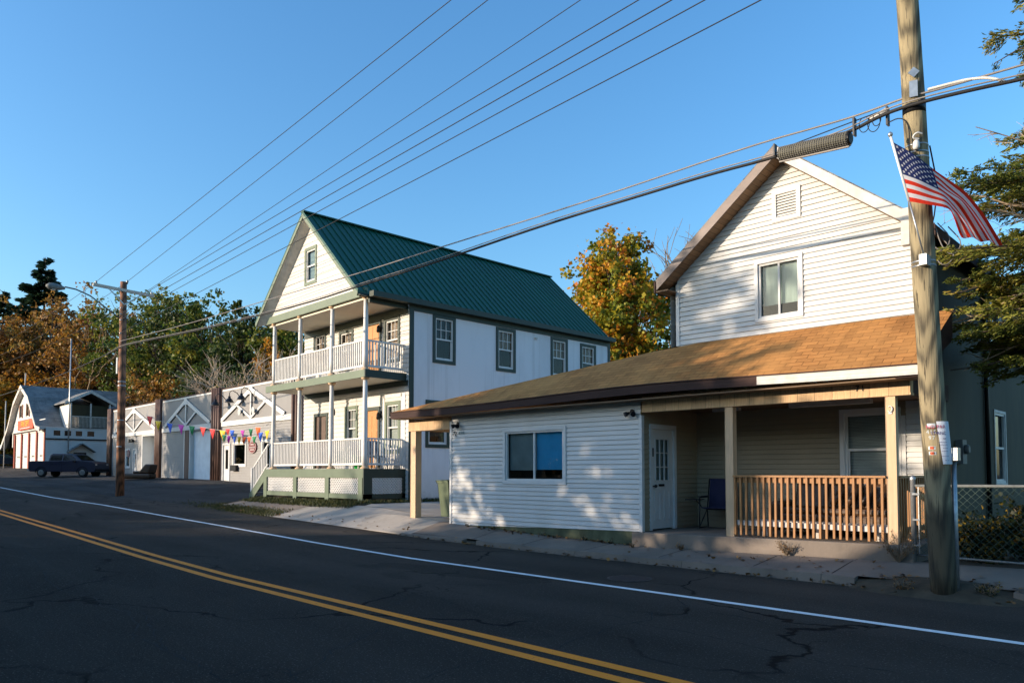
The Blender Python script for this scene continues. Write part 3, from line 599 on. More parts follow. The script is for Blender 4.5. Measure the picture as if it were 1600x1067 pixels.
fx = MB(); fx.box(.9, 1.5, 1.3, 1.42, 2.96, 3.02); fx.build('ceiling_strip_light', M['white_old'], H)
nb = MB(); text_into(nb, '71', .14, T(4.36, -.033, 3.075), 1.2, .003); nb.build('house_number', M['ink_black'], H)
rg = MB(); prv = [(4.815+.035*math.cos(a), -.02, 2.71+.045*math.sin(a)) for a in np.linspace(-2.6, 2.2, 14)]; rg.tube(prv, .010, 6); rg.box(4.79, 4.84, -.015, -.007, 2.63, 2.66); rg.build('hook_bracket', M['white'], H)
def railing(name, Tm, x0, x1, z0a, z0b, top, nb_, m1, m2, parent=None, bal=.045):
    r = MB(Tm); r.box(x0, x1, -.05, .07, top, top+.035); r.box(x0, x1, .012, .05, top-.10, top-.003); o = r.build(name, M[m1], parent)
    b = MB(Tm); b.box(x0, x1, .014, .048, (z0a+z0b)/2+.20, (z0a+z0b)/2+.29); b.build('lower_rail', M[m2], o)
    for k in range(nb_):
        X = x0+.03+(x1-x0-.09)*k/(nb_-1); zz = z0a+(z0b-z0a)*k/(nb_-1)+.03+random.uniform(0, .02)
        q = MB(Tm); tl = random.uniform(-.008, .008); q.bar((X+tl, -.012, zz), (X, -.012, top-.004), bal, .038, (0, 1, 0)); q.build('baluster', M[m1], o)
    return o
railing('porch_railing', Matrix.Identity(4), 2.06, 4.73, .495, .54, 1.60, 24, 'rail_wood', 'white_old', H, .036)
railing('porch_side_railing', T(4.88, 0, 0) @ Rz(R(90)), .10, 2.15, .52, .52, 1.60, 17, 'rail_wood', 'white_old', H, .036)
# --- low roof: sloping front plane, wide flat-pitched plane behind it
EY, EZ = -.42, 3.345
zr_ = lambda x: EZ + .10*math.exp(-((x-.3)/3.4)**2)*(1 if x > -8 else 0) + (.0)
rf = MB(); N = 14; xe = [-8.03+(5.39+8.03)*k/N for k in range(N+1)]
top = lambda x: (x, 1.2 if x > .16 else EY+(1.2-EY)*(x+8.03)/(.16+8.03), 4.43 if x > .16 else EZ+(4.43-EZ)*(x+8.03)/(.16+8.03))
for a, b in zip(xe, xe[1:]):
    ta, tb = top(a), top(b)
    if b > 5.38: tb = (5.47, 1.2, 4.42)
    rf.face([(a, EY, zr_(a)), (b, EY, zr_(b)), tb, ta])
rf.face([(-8.03, EY, EZ), (.16, 1.2, 4.43), (.16, 7.5, 4.43), (-8.03, 7.5, EZ)])
rf.face([(-8.03, EY, EZ), (-8.03, 7.5, EZ), (-8.03, 7.5, EZ-.05), (-8.03, EY, EZ-.05)])
roof = rf.build('roof', M['shingle'], H)
def fascia(x0, x1, h, m, dz=0):
    f = MB(); n = 8
    for k in range(n):
        a, b = x0+(x1-x0)*k/n, x0+(x1-x0)*(k+1)/n; i = [f.P(p) for p in ((a, EY-.01, zr_(a)-h), (b, EY-.01, zr_(b)-h), (b, EY-.01, zr_(b)-.022), (a, EY-.01, zr_(a)-.022), (a, EY+.03, zr_(a)-h), (b, EY+.03, zr_(b)-h), (b, EY+.03, zr_(b)-.022), (a, EY+.03, zr_(a)-.022))]
        for q in ((0, 1, 2, 3), (4, 5, 1, 0), (7, 6, 5, 4), (3, 2, 6, 7)): f.fi([i[j] for j in q])
        if k == 0: f.fi([i[j] for j in (0, 3, 7, 4)])
        if k == n-1: f.fi([i[j] for j in (1, 5, 6, 2)])
    for zz in (.08, .14):
        for k in range(n):
            a, b = x0+(x1-x0)*k/n, x0+(x1-x0)*(k+1)/n
            if h > .1: f.bar((a, EY-.012, zr_(a)-zz), (b, EY-.012, zr_(b)-zz), .006, .012)
    f.build('fascia', M[m], roof)
fascia(-8.02, 2.75, .185, 'brown_trim'); fascia(2.75, 5.37, .17, 'white_old')
dk = MB()
for a, b in zip(xe, xe[1:]): dk.bar((a, EY-.02, zr_(a)-.008), (b, EY-.02, zr_(b)-.008), .03, .018)
dk.build('drip_edge', M['brown_trim'], roof)
so = MB(); so.box(-7.99, 5.33, EY+.03, -.002, 3.145, 3.165); so.build('soffit', M['soffit'], roof)
sf = MB(); sf.face([(5.36, EY, 3.15), (5.44, 1.2, 3.9), (5.45, 1.2, 4.40), (5.38, EY, 3.32)]); sf.face([(5.36, EY, 3.15), (5.02, EY, 3.15), (5.02, 1.2, 3.9), (5.44, 1.2, 3.9)]); sf.build('rake_board', M['brown_trim'], roof)
# --- upper storey with the gable
XL, XR, XRt, GY_ = .16, 4.97, 2.56, 1.2
SL = .80; zt = lambda x: 7.88-SL*abs(x-XRt)
uw = MB(T(0, GY_, 0)); uw.wall([(XL, 4.40), (XR, 4.40), (XR, zt(XR)), (XRt, zt(XRt)), (XL, zt(XL))], [(2.02, 2.86, 4.75, 5.85), (2.42, 2.83, 6.70, 7.16)], .103)
uw.build('gable_wall', M['siding'], H)
cn = MB(T(0, GY_, 0)); cn.box(XL-.03, XL+.05, -.03, .05, 4.42, 5.78); cn.build('corner_trim', M['white'], H)
window(H, T(0, GY_, 0), 2.02, 2.86, 4.75, 5.85, trim=(.07, 'white', .035), style='slider', fw=.045, blind=[('curtain_pale', 2.02, 2.86, .24)])
v = MB(T(0, GY_, 0)); v.box(2.34, 2.42, -.035, .02, 6.62, 7.24); v.box(2.83, 2.91, -.035, .02, 6.62, 7.24); v.box(2.42, 2.83, -.035, .02, 7.16, 7.24); v.box(2.42, 2.83, -.035, .02, 6.62, 6.70)
gv = v.build('gable_vent', M['white'], H)
v = MB(T(0, GY_, 0))
for k in range(8): z = 6.715+k*.056; v.face([(2.42, -.025, z), (2.83, -.025, z), (2.83, .012, z+.056), (2.42, .012, z+.056)])
v.build('louvres', M['white'], gv); v = MB(T(0, GY_, 0)); v.face([(2.42, .05, 6.7), (2.83, .05, 6.7), (2.83, .05, 7.16), (2.42, .05, 7.16)]); v.build('vent_back', M['white_old'], gv)
# gable roof: two slabs with a 0.38 m front overhang, boards along the rake
y0, y1 = GY_-.38, 13.0; th = .17
def rt(x): return 8.03-SL*abs(x-XRt)
ur = MB()
ur.prism([(-.16, y0, rt(-.16)), (XRt, y0, rt(XRt)), (XRt, y0, rt(XRt)-.03), (-.16, y0, rt(-.16)-.03)], (0, y1-y0, 0))
ur.prism([(XRt, y0, rt(XRt)), (5.30, y0+0, rt(5.30)), (5.30, y0+0, rt(5.30)-.03), (XRt, y0, rt(XRt)-.03)], (0, y1-y0, 0))
uroof = ur.build('upper_roof', M['shingle_grey'], H)
rk = MB(); rk.prism([(-.13, y0-.012, rt(-.13)-.032), (XRt, y0-.012, rt(XRt)-.032), (XRt, y0-.012, rt(XRt)-.25), (-.13, y0-.012, rt(-.13)-.25)], (0, .03, 0)); rk.build('rake_board', M['rake'], uroof)
rk2 = MB(); rk2.prism([(XRt, y0-.010, rt(XRt)-.032), (4.80, y0-.010, rt(4.80)-.032), (4.80, y0-.010, rt(4.80)-.25), (XRt, y0-.010, rt(XRt)-.25)], (0, .03, 0)); rk2.build('rake_board', M['white_old'], uroof)
sfm = MB(); sfm.face([(-.13, y0, rt(-.13)-.25), (XRt, y0, rt(XRt)-.25), (XRt, GY_, rt(XRt)-.25), (-.13, GY_, rt(-.13)-.25)]); sfm.face([(XRt, y0, rt(XRt)-.25), (5.0, y0, rt(5.0)-.25), (5.0, GY_, rt(5.0)-.25), (XRt, GY_, rt(XRt)-.25)])
sfm.box(-.17, .15, y0, GY_+.6, rt(-.16)-.27, rt(-.16)-.24); sfm.build('soffit', M['soffit'], uroof)
ev = MB(); ev.box(-.19, -.15, y0-.02, y1, rt(-.16)-.28, rt(-.16)-.03); ev.build('fascia', M['brown_trim'], uroof)
ev = MB(); ev.box(5.28, 5.32, y0, y1, rt(5.3)-.2, rt(5.3)-.02); ev.build('fascia', M['brown_trim'], uroof)
rb = MB(); rb.box(4.80, 4.93, y0-.03, y0+.12, 5.56, 6.19); rb.box(4.93, 5.0, y0, y0+.1, 5.85, 6.10); rb.build('eave_return_box', M['white_old'], uroof)
# body side walls
rw = MB(T(XR+.04, 0, 0) @ Rz(R(90)))
rw.wall([(GY_, 3.9), (12.9, 3.9), (12.9, rt(4.99)-.05), (GY_, rt(4.99)-.05)], [(5.95, 6.95, 4.3, 5.35), (8.9, 9.9, 4.3, 5.35)]); rw.wall([(YB, .15), (12.9, .15), (12.9, 3.9), (YB, 3.9)], [(6.15, 7.15, 1.45, 3.0)])
rw.build('side_wall', M['dkgreen_wall'], H)
RT = T(XR+.04, 0, 0) @ Rz(R(90))
window(H, RT, 5.95, 6.95, 4.3, 5.35, trim=(.06, 'white_old', .02), style='dh', blind=[('curtain_teal', 5.95, 6.95, .5)])
window(H, RT, 8.9, 9.9, 4.3, 5.35, trim=(.06, 'white_old', .02), style='dh')
window(H, RT, 6.15, 7.15, 1.45, 3.0, trim=(.06, 'white_old', .02), style='dh', blind=[('curtain_teal', 6.15, 7.15, .5)])
sb = MB(RT); sb.box(2.2, 2.3, -.02, 0, .2, 3.9); sb.build('corner_board', M['dkgreen_wall'], H)
sb = MB(RT); sb.tube([(5.30, -.05, 6.0), (5.30, -.05, .5)], .045, 8); sb.build('downspout', M['black_metal'], H)
em = MB(RT); em.box(3.0, 3.28, -.12, 0, 1.85, 2.3); em.lathe((3.14, -.17, 2.12), [(.09, .05), (.09, 0), (.07, -.03)], 12, 'y'); em.build('electric_meter', M['galv_dull'], H)
lw = MB(T(-.02, 12.9, 0) @ Rz(-R(90))); lw.wall([(0, .2), (11.7, .2), (11.7, rt(0)-.2), (0, rt(0)-.2)], (), .103); lw.build('side_wall', M['siding'], H)
bk = MB(); bk.face([(-.02, 12.9, .2), (5.0, 12.9, .2), (5.0, 12.9, 5.9), (2.5, 12.9, 7.9), (-.02, 12.9, 5.9)]); bk.build('rear_wall', M['siding'], H)
bk = MB(); bk.face([(-5.93, 7.5, .3), (.2, 7.5, .3), (.2, 7.5, 4.3), (-5.93, 7.5, 3.3)]); bk.build('rear_wall', M['siding'], H)

# ============================================================ mid house (white stucco, green metal roof)
G = thing('two_storey_house', 'white two-storey house with green metal roof and double front porch with white railings', 'house')
GXL, GXR, GF, GB, GE = -28.05, -20.75, 13.5, 15.15, 26.1
SG = T(GXR, 0, 0) @ Rz(R(90))
ws = [(16.27, 17.07, 5.66, 7.15), (19.31, 20.11, 5.66, 7.11), (22.36, 23.16, 5.66, 7.11), (24.2, 25.0, 5.66, 7.06), (15.97, 16.80, 2.66, 4.09), (21.0, 21.8, 2.66, 4.09)]
sw = MB(SG); sw.wall([(GB, .3), (GE, .3), (GE, 7.5), (GB, 7.5)], ws); sw.build('side_wall', M['stucco'], G)
for k, q in enumerate(ws): window(G, SG, *q, trim=(.12, 'dark_green', .03), style='dhm', rec=.06, blind=[('blinds', q[0], q[1], .5)] if 0 < k < 4 else None)
cb_ = MB(SG); cb_.box(GB-.02, GB+.17, -.03, -.001, .5, 7.44); cb_.box(GE-.15, GE, -.03, -.001, .5, 7.44); cb_.build('corner_board', M['dark_green'], G)
cb_ = MB(SG); cb_.box(GB+.17, GE-.15, -.03, -.001, 7.25, 7.44); cb_.box(GF, GE+.1, -.28, -.03, 7.44, 7.62); cb_.build('frieze_board', M['dark_green'], G)
vt = MB(SG); vt.box(21.3, 21.42, -.06, 0, 7.0, 7.08); vt.build('wall_vent', M['white_old'], G)
lw = MB(T(GXL+.02, GE, 0) @ Rz(-R(90))); lw.wall([(0, .3), (GE-GB, .3), (GE-GB, 7.5), (0, 7.5)]); lw.build('side_wall', M['stucco'], G)
bk = MB(); bk.face([(GXL, GE, .3), (GXR, GE, .3), (GXR, GE, 7.5), (-24.7, GE, 11.0), (GXL, GE, 7.5)]); bk.build('rear_wall', M['stucco'], G)
# porch back wall (faces the road)
fh = [(-27.15, -26.4, 5.95, 7.15), (-25.2, -24.4, 5.65, 7.0), (-22.15, -21.4, 5.65, 7.05), (-24.72, -24.05, 2.6, 4.05), (-22.05, -21.35, 2.45, 4.05),
      (-23.4, -22.55, 5.08, 7.05), (-23.35, -22.6, 1.83, 3.92), (-27.05, -26.2, 1.83, 3.9)]
fw_ = MB(T(0, GB, 0)); fw_.wall([(GXL+.02, .5), (GXR, .5), (GXR, 7.5), (GXL+.02, 7.5)], fh, .16); fw_.build('front_wall', M['stucco_white'], G)
GT = T(0, GB, 0)
for k in (0, 1, 2): window(G, GT, *fh[k], trim=(.11, 'dark_green', .04), style='dhm', rec=.06, blind=[('blinds', fh[k][0], fh[k][1], .02)])
for k in (3, 4): window(G, GT, *fh[k], trim=(.12, 'green_trim', .04), style='dhm', rec=.06, blind=[('blind_pale', fh[k][0], fh[k][1], .02)])
for (x0, x1, z0, z1), m in ((fh[5], 'door_wood'), (fh[6], 'door_wood'), (fh[7], 'door_dark')):
    d = MB(GT); d.box(x0-.12, x0, -.04, .02, z0, z1+.12); d.box(x1, x1+.12, -.04, .02, z0, z1+.12); d.box(x0, x1, -.04, .02, z1, z1+.12); dd = d.build('door', M['dark_green'], G)
    d = MB(GT); d.box(x0, x1, .02, .06, z0, z1); w_ = (x1-x0)
    for i in range(2):
        for a_, b_ in ((.12, .75), (.85, 1.35), (1.45, 1.9)):
            xa = x0+.1+i*(w_-.1)/2; xb = xa+w_/2-.17; d.box(xa, xb, .012, .02, z0+a_, z0+b_)
    d.build('door_leaf', M[m], dd); d = MB(GT); d.lathe((x0+.07, -.03, z0+1.0), [(.012, .05), (.03, .02), (.03, 0)], 10, 'y'); d.build('handle', M['galv'], dd)
cs = MB(GT); cs.box(-22.25, -21.15, -.028, 0, 4.30, 4.42); cs.box(-23.6, -22.35, -.028, 0, 4.06, 4.36); cs.box(-22.33, -22.19, -.028, 0, 1.83, 4.42); cs.box(-21.2, -20.95, -.028, 0, 1.83, 4.42); cs.build('wall_casing', M['white'], G)
# decks
dk = MB(); dk.box(GXL, -20.98, GF, GB, 1.74, 1.80); dk.build('lower_deck', M['grey_wood'], G)
dk = MB(); dk.box(GXL+.02, -21.0, GF+.05, GB, 4.85, 5.06); dk.build('upper_deck', M['cream'], G)
db = MB(); db.box(GXL, -20.96, GF-.02, GF+.05, 4.82, 5.07); db.build('deck_fascia', M['green_trim'], G)
db = MB(); db.box(-20.96, -20.90, GF-.02, GB, 4.82, 5.07); db.build('deck_fascia', M['dark_green'], G)
db = MB(GT); db.box(GXL+.1, GXR-.05, -.05, -.016, 4.66, 4.84); db.box(GXL+.1, GXR-.05, -.05, -.016, 7.16, 7.40); db.build('ledger_board', M['dark_green'], G)
# skirt with lattice
sk = MB(); sk.box(GXL, -20.97, GF-.03, GF+.02, 1.50, 1.80); sk.box(GXL, -20.97, GF-.03, GF+.02, .80, .96)
for x in (-27.95, -25.55, -23.25, -21.12): sk.box(x-.13, x+.13, GF-.04, GF+.01, .70, 1.50)
sk.build('porch_skirt', M['green_trim'], G)
sk = MB(); sk.box(-20.97, -20.92, GF-.03, GB, 1.50, 1.80); sk.box(-20.97, -20.92, GF-.03, GB, .80, .96); sk.box(-20.97, -20.92, GF-.03, GF+.3, .70, 1.5); sk.box(-20.97, -20.92, GB-.14, GB, .7, 1.5); sk.build('porch_skirt', M['dark_green'], G)
for a, b in ((-27.82, -25.68), (-25.42, -23.38), (-23.12, -21.25)):
    lt = MB(); lt.lattice(a, b, .96, 1.5, GF+.02, .12, .040, .008); lt.build('lattice_panel', M['white'], G)
lt = MB(T(-20.94, 0, 0) @ Rz(R(90))); lt.lattice(GF+.3, GB-.14, .96, 1.5, 0, .105, .042, .008); lt.build('lattice_panel', M['white'], G)
pr = MB(); pr.box(-21.25, -20.95, GF, GF+.3, .35, .72); pr.box(-23.4, -23.1, GF, GF+.3, .4, .72); pr.box(-25.7, -25.4, GF, GF+.3, .4, .72); pr.build('pier_blocks', M['concrete_light'], G)
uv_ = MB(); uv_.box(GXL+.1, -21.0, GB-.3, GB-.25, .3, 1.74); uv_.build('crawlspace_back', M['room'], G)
# columns: both storeys
CX = (-27.62, -25.55, -23.25, -21.12)
for x in CX:
    for z0, z1 in ((1.80, 4.82), (5.07, 7.53)):
        c = MB(); c.lathe((x, GF+.13, z0), [(.085, .07), (.092, .5), (.078, (z1-z0)*.8), (.075, z1-z0-.06)], 16); cc = c.build('porch_column', M['white'], G)
        c = MB(); c.lathe((x, GF+.13, z0), [(.15, 0), (.15, .035), (.11, .06), (.10, .08)], 14); c.lathe((x, GF+.13, z1-.08), [(.085, 0), (.13, .04), (.14, .08)], 14); c.build('capital_and_base', M['pine_plain'], cc)
# railings: post-to-post panels
def prail(Tm, x0, x1, zd, dz=.98, n=None):
    n = n or int((x1-x0)/.115); r = MB(Tm); r.box(x0, x1, -.035, .035, zd+dz, zd+dz+.05); r.box(x0, x1, -.025, .025, zd+.12, zd+.19); o = r.build('railing', M['white'], G)
    b = MB(Tm)
    for k in range(n): X = x0+(x1-x0)*(k+.5)/n; b.box(X-.02, X+.02, -.02, .02, zd+.19, zd+dz)
    b.build('balusters', M['white'], o)
for zd in (1.80, 5.07):
    for a, b in zip(CX, CX[1:]): prail(T(0, GF+.13, 0), a+.09, b-.09, zd)
    prail(T(-21.12, 0, 0) @ Rz(R(90)), GF+.23, GB-.03, zd, n=12)
prail(T(-27.9, 0, 0) @ Rz(R(90)), GF+.23, GB-.03, 5.07, n=12)
# stairs at the far end of the porch
st = MB()
for k in range(5): st.box(-28.08-.27*(k+1), -28.08-.27*k, GF+.15, GB-.15, 1.80-.19*(k+1)-.04, 1.80-.19*(k+1))
st.build('stairs', M['grey_wood'], G)
st = MB(); st.prism([(-28.05, GF+.02, 1.80), (-28.05, GF+.02, 1.42), (-29.15, GF+.02, .62), (-29.5, GF+.02, .62), (-29.45, GF+.02, .82)], (0, .05, 0)); st.build('stair_stringer', M['green_trim'], G)
sr = MB(); sr.bar((-27.95, GF+.1, 2.80), (-29.35, GF+.1, 1.80), .06, .06); sr.box(-29.42, -29.30, GF+.04, GF+.16, .7, 1.86); sr.bar((-28.0, GF+.1, 2.0), (-29.3, GF+.1, 1.02), .05, .05)
for k in range(9): X = -28.1-.14*k; z = 2.80-1.0*(-27.95-X)/1.4; sr.box(X-.02, X+.02, GF+.08, GF+.12, z-.82, z)
sr.build('stair_railing', M['white'], G)
# upper beam, gable, roof
ub = MB(); ub.box(GXL-.1, -20.95, GF-.03, GF+.10, 7.53, 7.80); ub.build('porch_beam', M['green_trim'], G)
ub = MB(SG @ T(0, .0, 0)); ub.box(GF+.10, GB-.02, .10, .2, 7.30, 7.56); ub.build('porch_beam', M['dark_green'], G)
uc = MB(); uc.box(GXL, -20.9, GF+.1, GB, 7.44, 7.5); uc.build('porch_ceiling', M['cream'], G)
RXm, RZ, RS = -24.67, 11.18, .945
gz_ = lambda x: RZ-.22-RS*abs(x-RXm)
gw = MB(T(0, GF+.04, 0)); xa_, xb_ = -28.0, -21.15
gw.wall([(xa_, 7.74), (xb_, 7.74), (xb_, max(7.75, gz_(xb_))), (RXm, gz_(RXm)), (xa_, max(7.75, gz_(xa_)))], [(-25.0, -24.34, 8.68, 9.86)], .22, 0, .01); gw.build('gable_wall', M['stucco_white'], G)
window(G, T(0, GF+.04, 0), -25.0, -24.34, 8.68, 9.86, trim=(.11, 'green_trim', .03), style='dh', rec=.05, blind=[('curtain_teal', -25.0, -24.34, .05)])
ex = 3.75; zl = RZ-RS*ex
for sg in (-1, 1):
    e = RXm+sg*ex; rr = MB(); rr.prism([(RXm, GF-.32, RZ), (e, GF-.32, zl), (e, GF-.32, zl-.05), (RXm, GF-.32, RZ-.05)], (0, 12.95+.32, 0))
    ln = math.hypot(ex, RS*ex); nx_, nz_ = RS/math.hypot(1, RS)*sg, 1/math.hypot(1, RS)
    k = 0; Y = GF-.30
    while Y < GF+12.9: rr.bar((RXm+nx_*.01, Y, RZ+.012), (e+nx_*.01, Y, zl+.012), .045, .04, (nx_, 0, nz_)); Y += .305
    ro = rr.build('roof', M['green_roof'], G)
    if sg > 0: roofG = ro
rc = MB(); rc.bar((RXm, GF-.33, RZ+.02), (RXm, GF+12.95, RZ+.02), .24, .05); rc.build('ridge_cap', M['green_roof'], roofG)
for sg in (-1, 1):
    e = RXm+sg*ex; bb = MB(); bb.prism([(RXm, GF-.325, RZ-.05), (e, GF-.325, zl-.05), (e-sg*.05, GF-.325, zl-.17), (RXm, GF-.325, RZ-.2)], (0, .03, 0)); bb.build('rake_board', M['green_trim'], roofG)
    bb = MB(); bb.prism([(RXm, GF-.29, RZ-.20), (e-sg*.02, GF-.29, zl-.16), (e-sg*.4, GF+.02, zl-.10), (RXm, GF+.02, RZ-.40)], (0, .012, 0)); 
    bb.build('rake_soffit', M['white_old'], roofG)
ed = MB(); ed.box(RXm+ex-.06, RXm+ex+.0, GF-.3, GF+12.9, zl-.16, zl-.05); ed.box(GXR-.05, RXm+ex-.06, GF-.3, GF+12.9, zl-.16, zl-.14); ed.build('fascia', M['dark_green'], roofG)
# lamps on the porch
lm = MB(); lm.tube([(-24.45, 14.4, 4.84), (-24.45, 14.4, 4.05)], .012, 6); lm.lathe((-24.45, 14.4, 3.78), [(.05, 0), (.08, .04), (.07, .22), (.02, .28)], 10); lm.build('hanging_lantern', M['black_metal'], G)
for (x, z) in ((-22.42, 3.62), (-22.45, 6.75)):
    lm = MB(GT); lm.box(x-.05, x+.05, -.06, 0, z, z+.25); lm.lathe((x, -.13, z-.06), [(.05, 0), (.075, .03), (.06, .2), (.02, .26)], 10); lm.build('wall_lantern', M['black_metal'], G)

def patio_chair(x, y, z, rz, label):
    t = thing('patio_chair', label, 'chair', (x, y, z), rz, 'chairs on the lower porch of the two-storey house')
    a = MB(); a.box(-.25, .25, -.25, .25, .40, .45); a.build('seat', M['chair_blue'], t, .01)
    a = MB(); a.prism([(-.25, .22, .45), (.25, .22, .45), (.23, .36, .95), (-.23, .36, .95)], (0, .03, 0)); a.build('backrest', M['chair_blue'], t, .01)
    for sx in (-.23, .23):
        for sy in (-.22, .22): a = MB(); a.tube([(sx, sy, .40), (sx*1.08, sy*1.1, 0)], .014, 6); a.build('leg', M['black_metal'], t)
patio_chair(-21.75, 14.55, 1.80, R(200), 'dark patio chair on the lower porch beside the corner railing')
patio_chair(-22.75, 14.6, 1.80, R(170), 'dark patio chair on the lower porch in front of the oak door')
t = thing('storage_bin', 'bright green plastic bin on the lower porch beside the railing', 'bin', (-22.05, 14.0, 1.80))
a = MB(); a.lathe((0, 0, 0), [(.15, 0), (.19, .42), (.21, .44), (.21, .47)], 18); a.build('tub', M['bright_green'], t)
a = MB(); a.tube([(.19*math.cos(q), .19*math.sin(q), .47+.08*math.sin(q*1)) for q in np.linspace(0, math.pi, 9)], .008, 6); a.build('handle', M['galv'], t)
# low white table
t = thing('porch_table', 'low pale table on the lower porch behind the white corner railing', 'table', (-21.45, 13.95, 1.80))
a = MB(); a.box(-.3, .3, -.22, .22, .42, .46); a.build('tabletop', M['white_old'], t)
for sx in (-.26, .26):
    for sy in (-.18, .18): a = MB(); a.box(sx-.02, sx+.02, sy-.02, sy+.02, 0, .42); a.build('leg', M['white_old'], t)

# ============================================================ garage row (grey siding, white trusses)
K = thing('repair_garage', 'long grey flat-roofed garage with three white decorative trusses and roll-up doors', 'garage')
GYp = 19.3; zb = lambda x: float(np.interp(x, [-68.5, -46, -34], [1.34, 1.08, .95])); ztop = 6.86
KT = T(0, GYp, 0)
bays = [(-67.9, -57.5, -62.6), (-56.3, -47.4, -51.9), (-45.95, -36.9, -41.9)]
h1 = [(-62.72, -61.85, zb(-62), 3.5), (-60.55, -57.6, zb(-59), 4.4), (-64.4, -63.6, 2.1, 3.4)]
h2 = [(-51.1, -47.45, zb(-49), 4.46)]
h3 = [(-45.85, -44.75, zb(-45), 3.45), (-44.25, -42.65, 2.12, 3.36), (-40.4, -39.5, 1.9, 3.4)]
w1 = MB(KT)
for (a, b, c), hs in zip(bays, (h1, h2, h3)): w1.wall([(a, zb(a)-.1), (b, zb(b)-.1), (b, 4.62), (a, 4.62)], hs, .16)
w1.wall([(-36.9, .8), (-31, .8), (-31, 4.62), (-36.9, 4.62)], (), .16); w1.build('front_wall', M['garage_grey'], K)
w1 = MB(KT)
for a, b, c in bays: w1.box(a-.6, b+.6, -.0, .1, 4.62, 6.80)
w1.box(-36.3, -31, 0, .1, 4.62, 6.8); w1.build('upper_panel', M['garage_panel'], K)
sd_ = MB(); sd_.box(-68.3, -31, GYp+1.1, GYp+8, .5, 6.75); sd_.build('building_body', M['garage_panel'], K)
cp = MB(KT); cp.box(-68.7, -30.9, -.06, 1.2, 6.80, 6.88); cp.build('roof_coping', M['brown_trim'], K)
for a, b, c in bays:
    t_ = MB(KT); t_.box(a, b, -.04, -.002, 6.68, 6.795); t_.box(a-.12, a, -.04, -.002, zb(a), 6.795); t_.box(b, b+.1, -.04, -.002, 4.7, 6.795)
    t_.build('white_trim', M['white'], K)
    t_ = MB(KT); hw_ = (b-a)/2
    t_.box(a, b, -.10, -.045, 4.50, 4.80)
    for sg in (-1, 1):
        t_.bar((c, -.075, 6.52), (c+sg*(hw_-.35), -.075, 4.85), .05, .26); t_.bar((c, -.072, 4.85), (c+sg*hw_*.42, -.072, 5.72), .04, .14)
    t_.box(c-.07, c+.07, -.09, -.05, 4.80, 6.35); t_.prism([(c-.45, -.11, 6.25), (c+.45, -.11, 6.25), (c+.2, -.11, 6.66), (c-.2, -.11, 6.66)], (0, .03, 0))
    t_.build('decorative_truss', M['white'], K)
for x0, x1 in ((-68.9, -67.95), (-57.45, -56.4), (-47.35, -46.0), (-36.8, -35.2)):
    p_ = MB(); n = 4
    for k in range(n): X = x0+(x1-x0)*(k+.5)/n; p_.tube([(X, GYp-.14, zb(X)-.1), (X, GYp-.14, 6.95)], .115, 8)
    p_.box(x0, x1, GYp-.1, GYp+.2, zb(x0), 6.96); p_.build('pipe_pilaster', M['rust'], K)
def gdoor(x0, x1, z0, z1, dep, fr=True, n=6):
    d = MB(KT); d.box(x0-.16, x0, -.05, dep, z0, z1+.2); d.box(x1, x1+.1, -.05, dep, z0, z1+.2); d.box(x0, x1, -.05, dep, z1, z1+.2); o = d.build('overhead_door', M['white'], K)
    d = MB(KT)
    for k in range(n): za = z0+(z1-z0)*k/n; d.box(x0, x1, dep-.02, dep+.03, za+.012, za+(z1-z0)/n-.012)
    d.box(x0, x1, dep, dep+.06, z0, z1); d.build('door_panels', M['garage_door'], o)
gdoor(*h1[1][:2], h1[1][2], h1[1][3], .9); gdoor(*h2[0][:2], h2[0][2], h2[0][3], .25)
bp = MB(KT); bp.box(-52.0, -51.25, -.08, -.02, zb(-51), 4.5); bp.build('brown_post', M['rust'], K)
bp = MB(KT); bp.box(-52.2, -52.08, -.05, -.02, zb(-52), 4.5); bp.build('white_trim', M['white'], K)
for (x0, x1, z0, z1) in (h1[0], h3[0]):
    d = MB(KT); d.box(x0, x0+.1, -.05, .05, z0, z1); d.box(x1-.1, x1, -.05, .05, z0, z1); d.box(x0+.1, x1-.1, -.05, .05, z1-.1, z1); o = d.build('entry_door', M['white'], K)
    d = MB(KT); d.wall([(x0+.1, z0), (x1-.1, z0), (x1-.1, z1-.1), (x0+.1, z1-.1)], [(x0+.35, x1-.35, z0+.8, z1-.4)], None, .02); d.build('door_leaf', M['white'], o)
    d = MB(KT); d.box(x0+.3, x1-.3, .05, .06, z0+.7, z1-.3); d.build('pane', M['car_glass'], o)
for q in (h1[2], h3[1], h3[2]): window(K, KT, *q, trim=(.13, 'white', .04), style='fixed', rec=.06)
mb_ = MB(KT); mb_.box(-44.3, -43.55, -.2, -.02, 1.75, 2.1); mb_.build('mail_box', M['black_metal'], K)
def round_sign(x, z, r, words, label):
    t = thing('round_sign', label, 'sign', (x, GYp-.08, z)); a = MB(); a.lathe((0, 0, 0), [(r, 0), (r, .04)], 28, 'y'); a.build('disc', M['maroon'], t)
    a = MB(); n = 28
    for k in range(n):
        a0, a1 = 2*math.pi*k/n, 2*math.pi*(k+1)/n
        a.face([(r*.93*math.cos(a0), -.006, r*.93*math.sin(a0)), (r*.93*math.cos(a1), -.006, r*.93*math.sin(a1)), (r*.86*math.cos(a1), -.006, r*.86*math.sin(a1)), (r*.86*math.cos(a0), -.006, r*.86*math.sin(a0))])
    for zz, wd in words: a.box(-wd*r, wd*r, -.012, -.004, zz*r-.09*r, zz*r+.09*r)
    for k in range(7): a.box((-.62+.2*k)*r, (-.5+.2*k)*r, -.012, -.004, -.16*r, .12*r)
    a.build('lettering', M['sign_pale'], t); return t
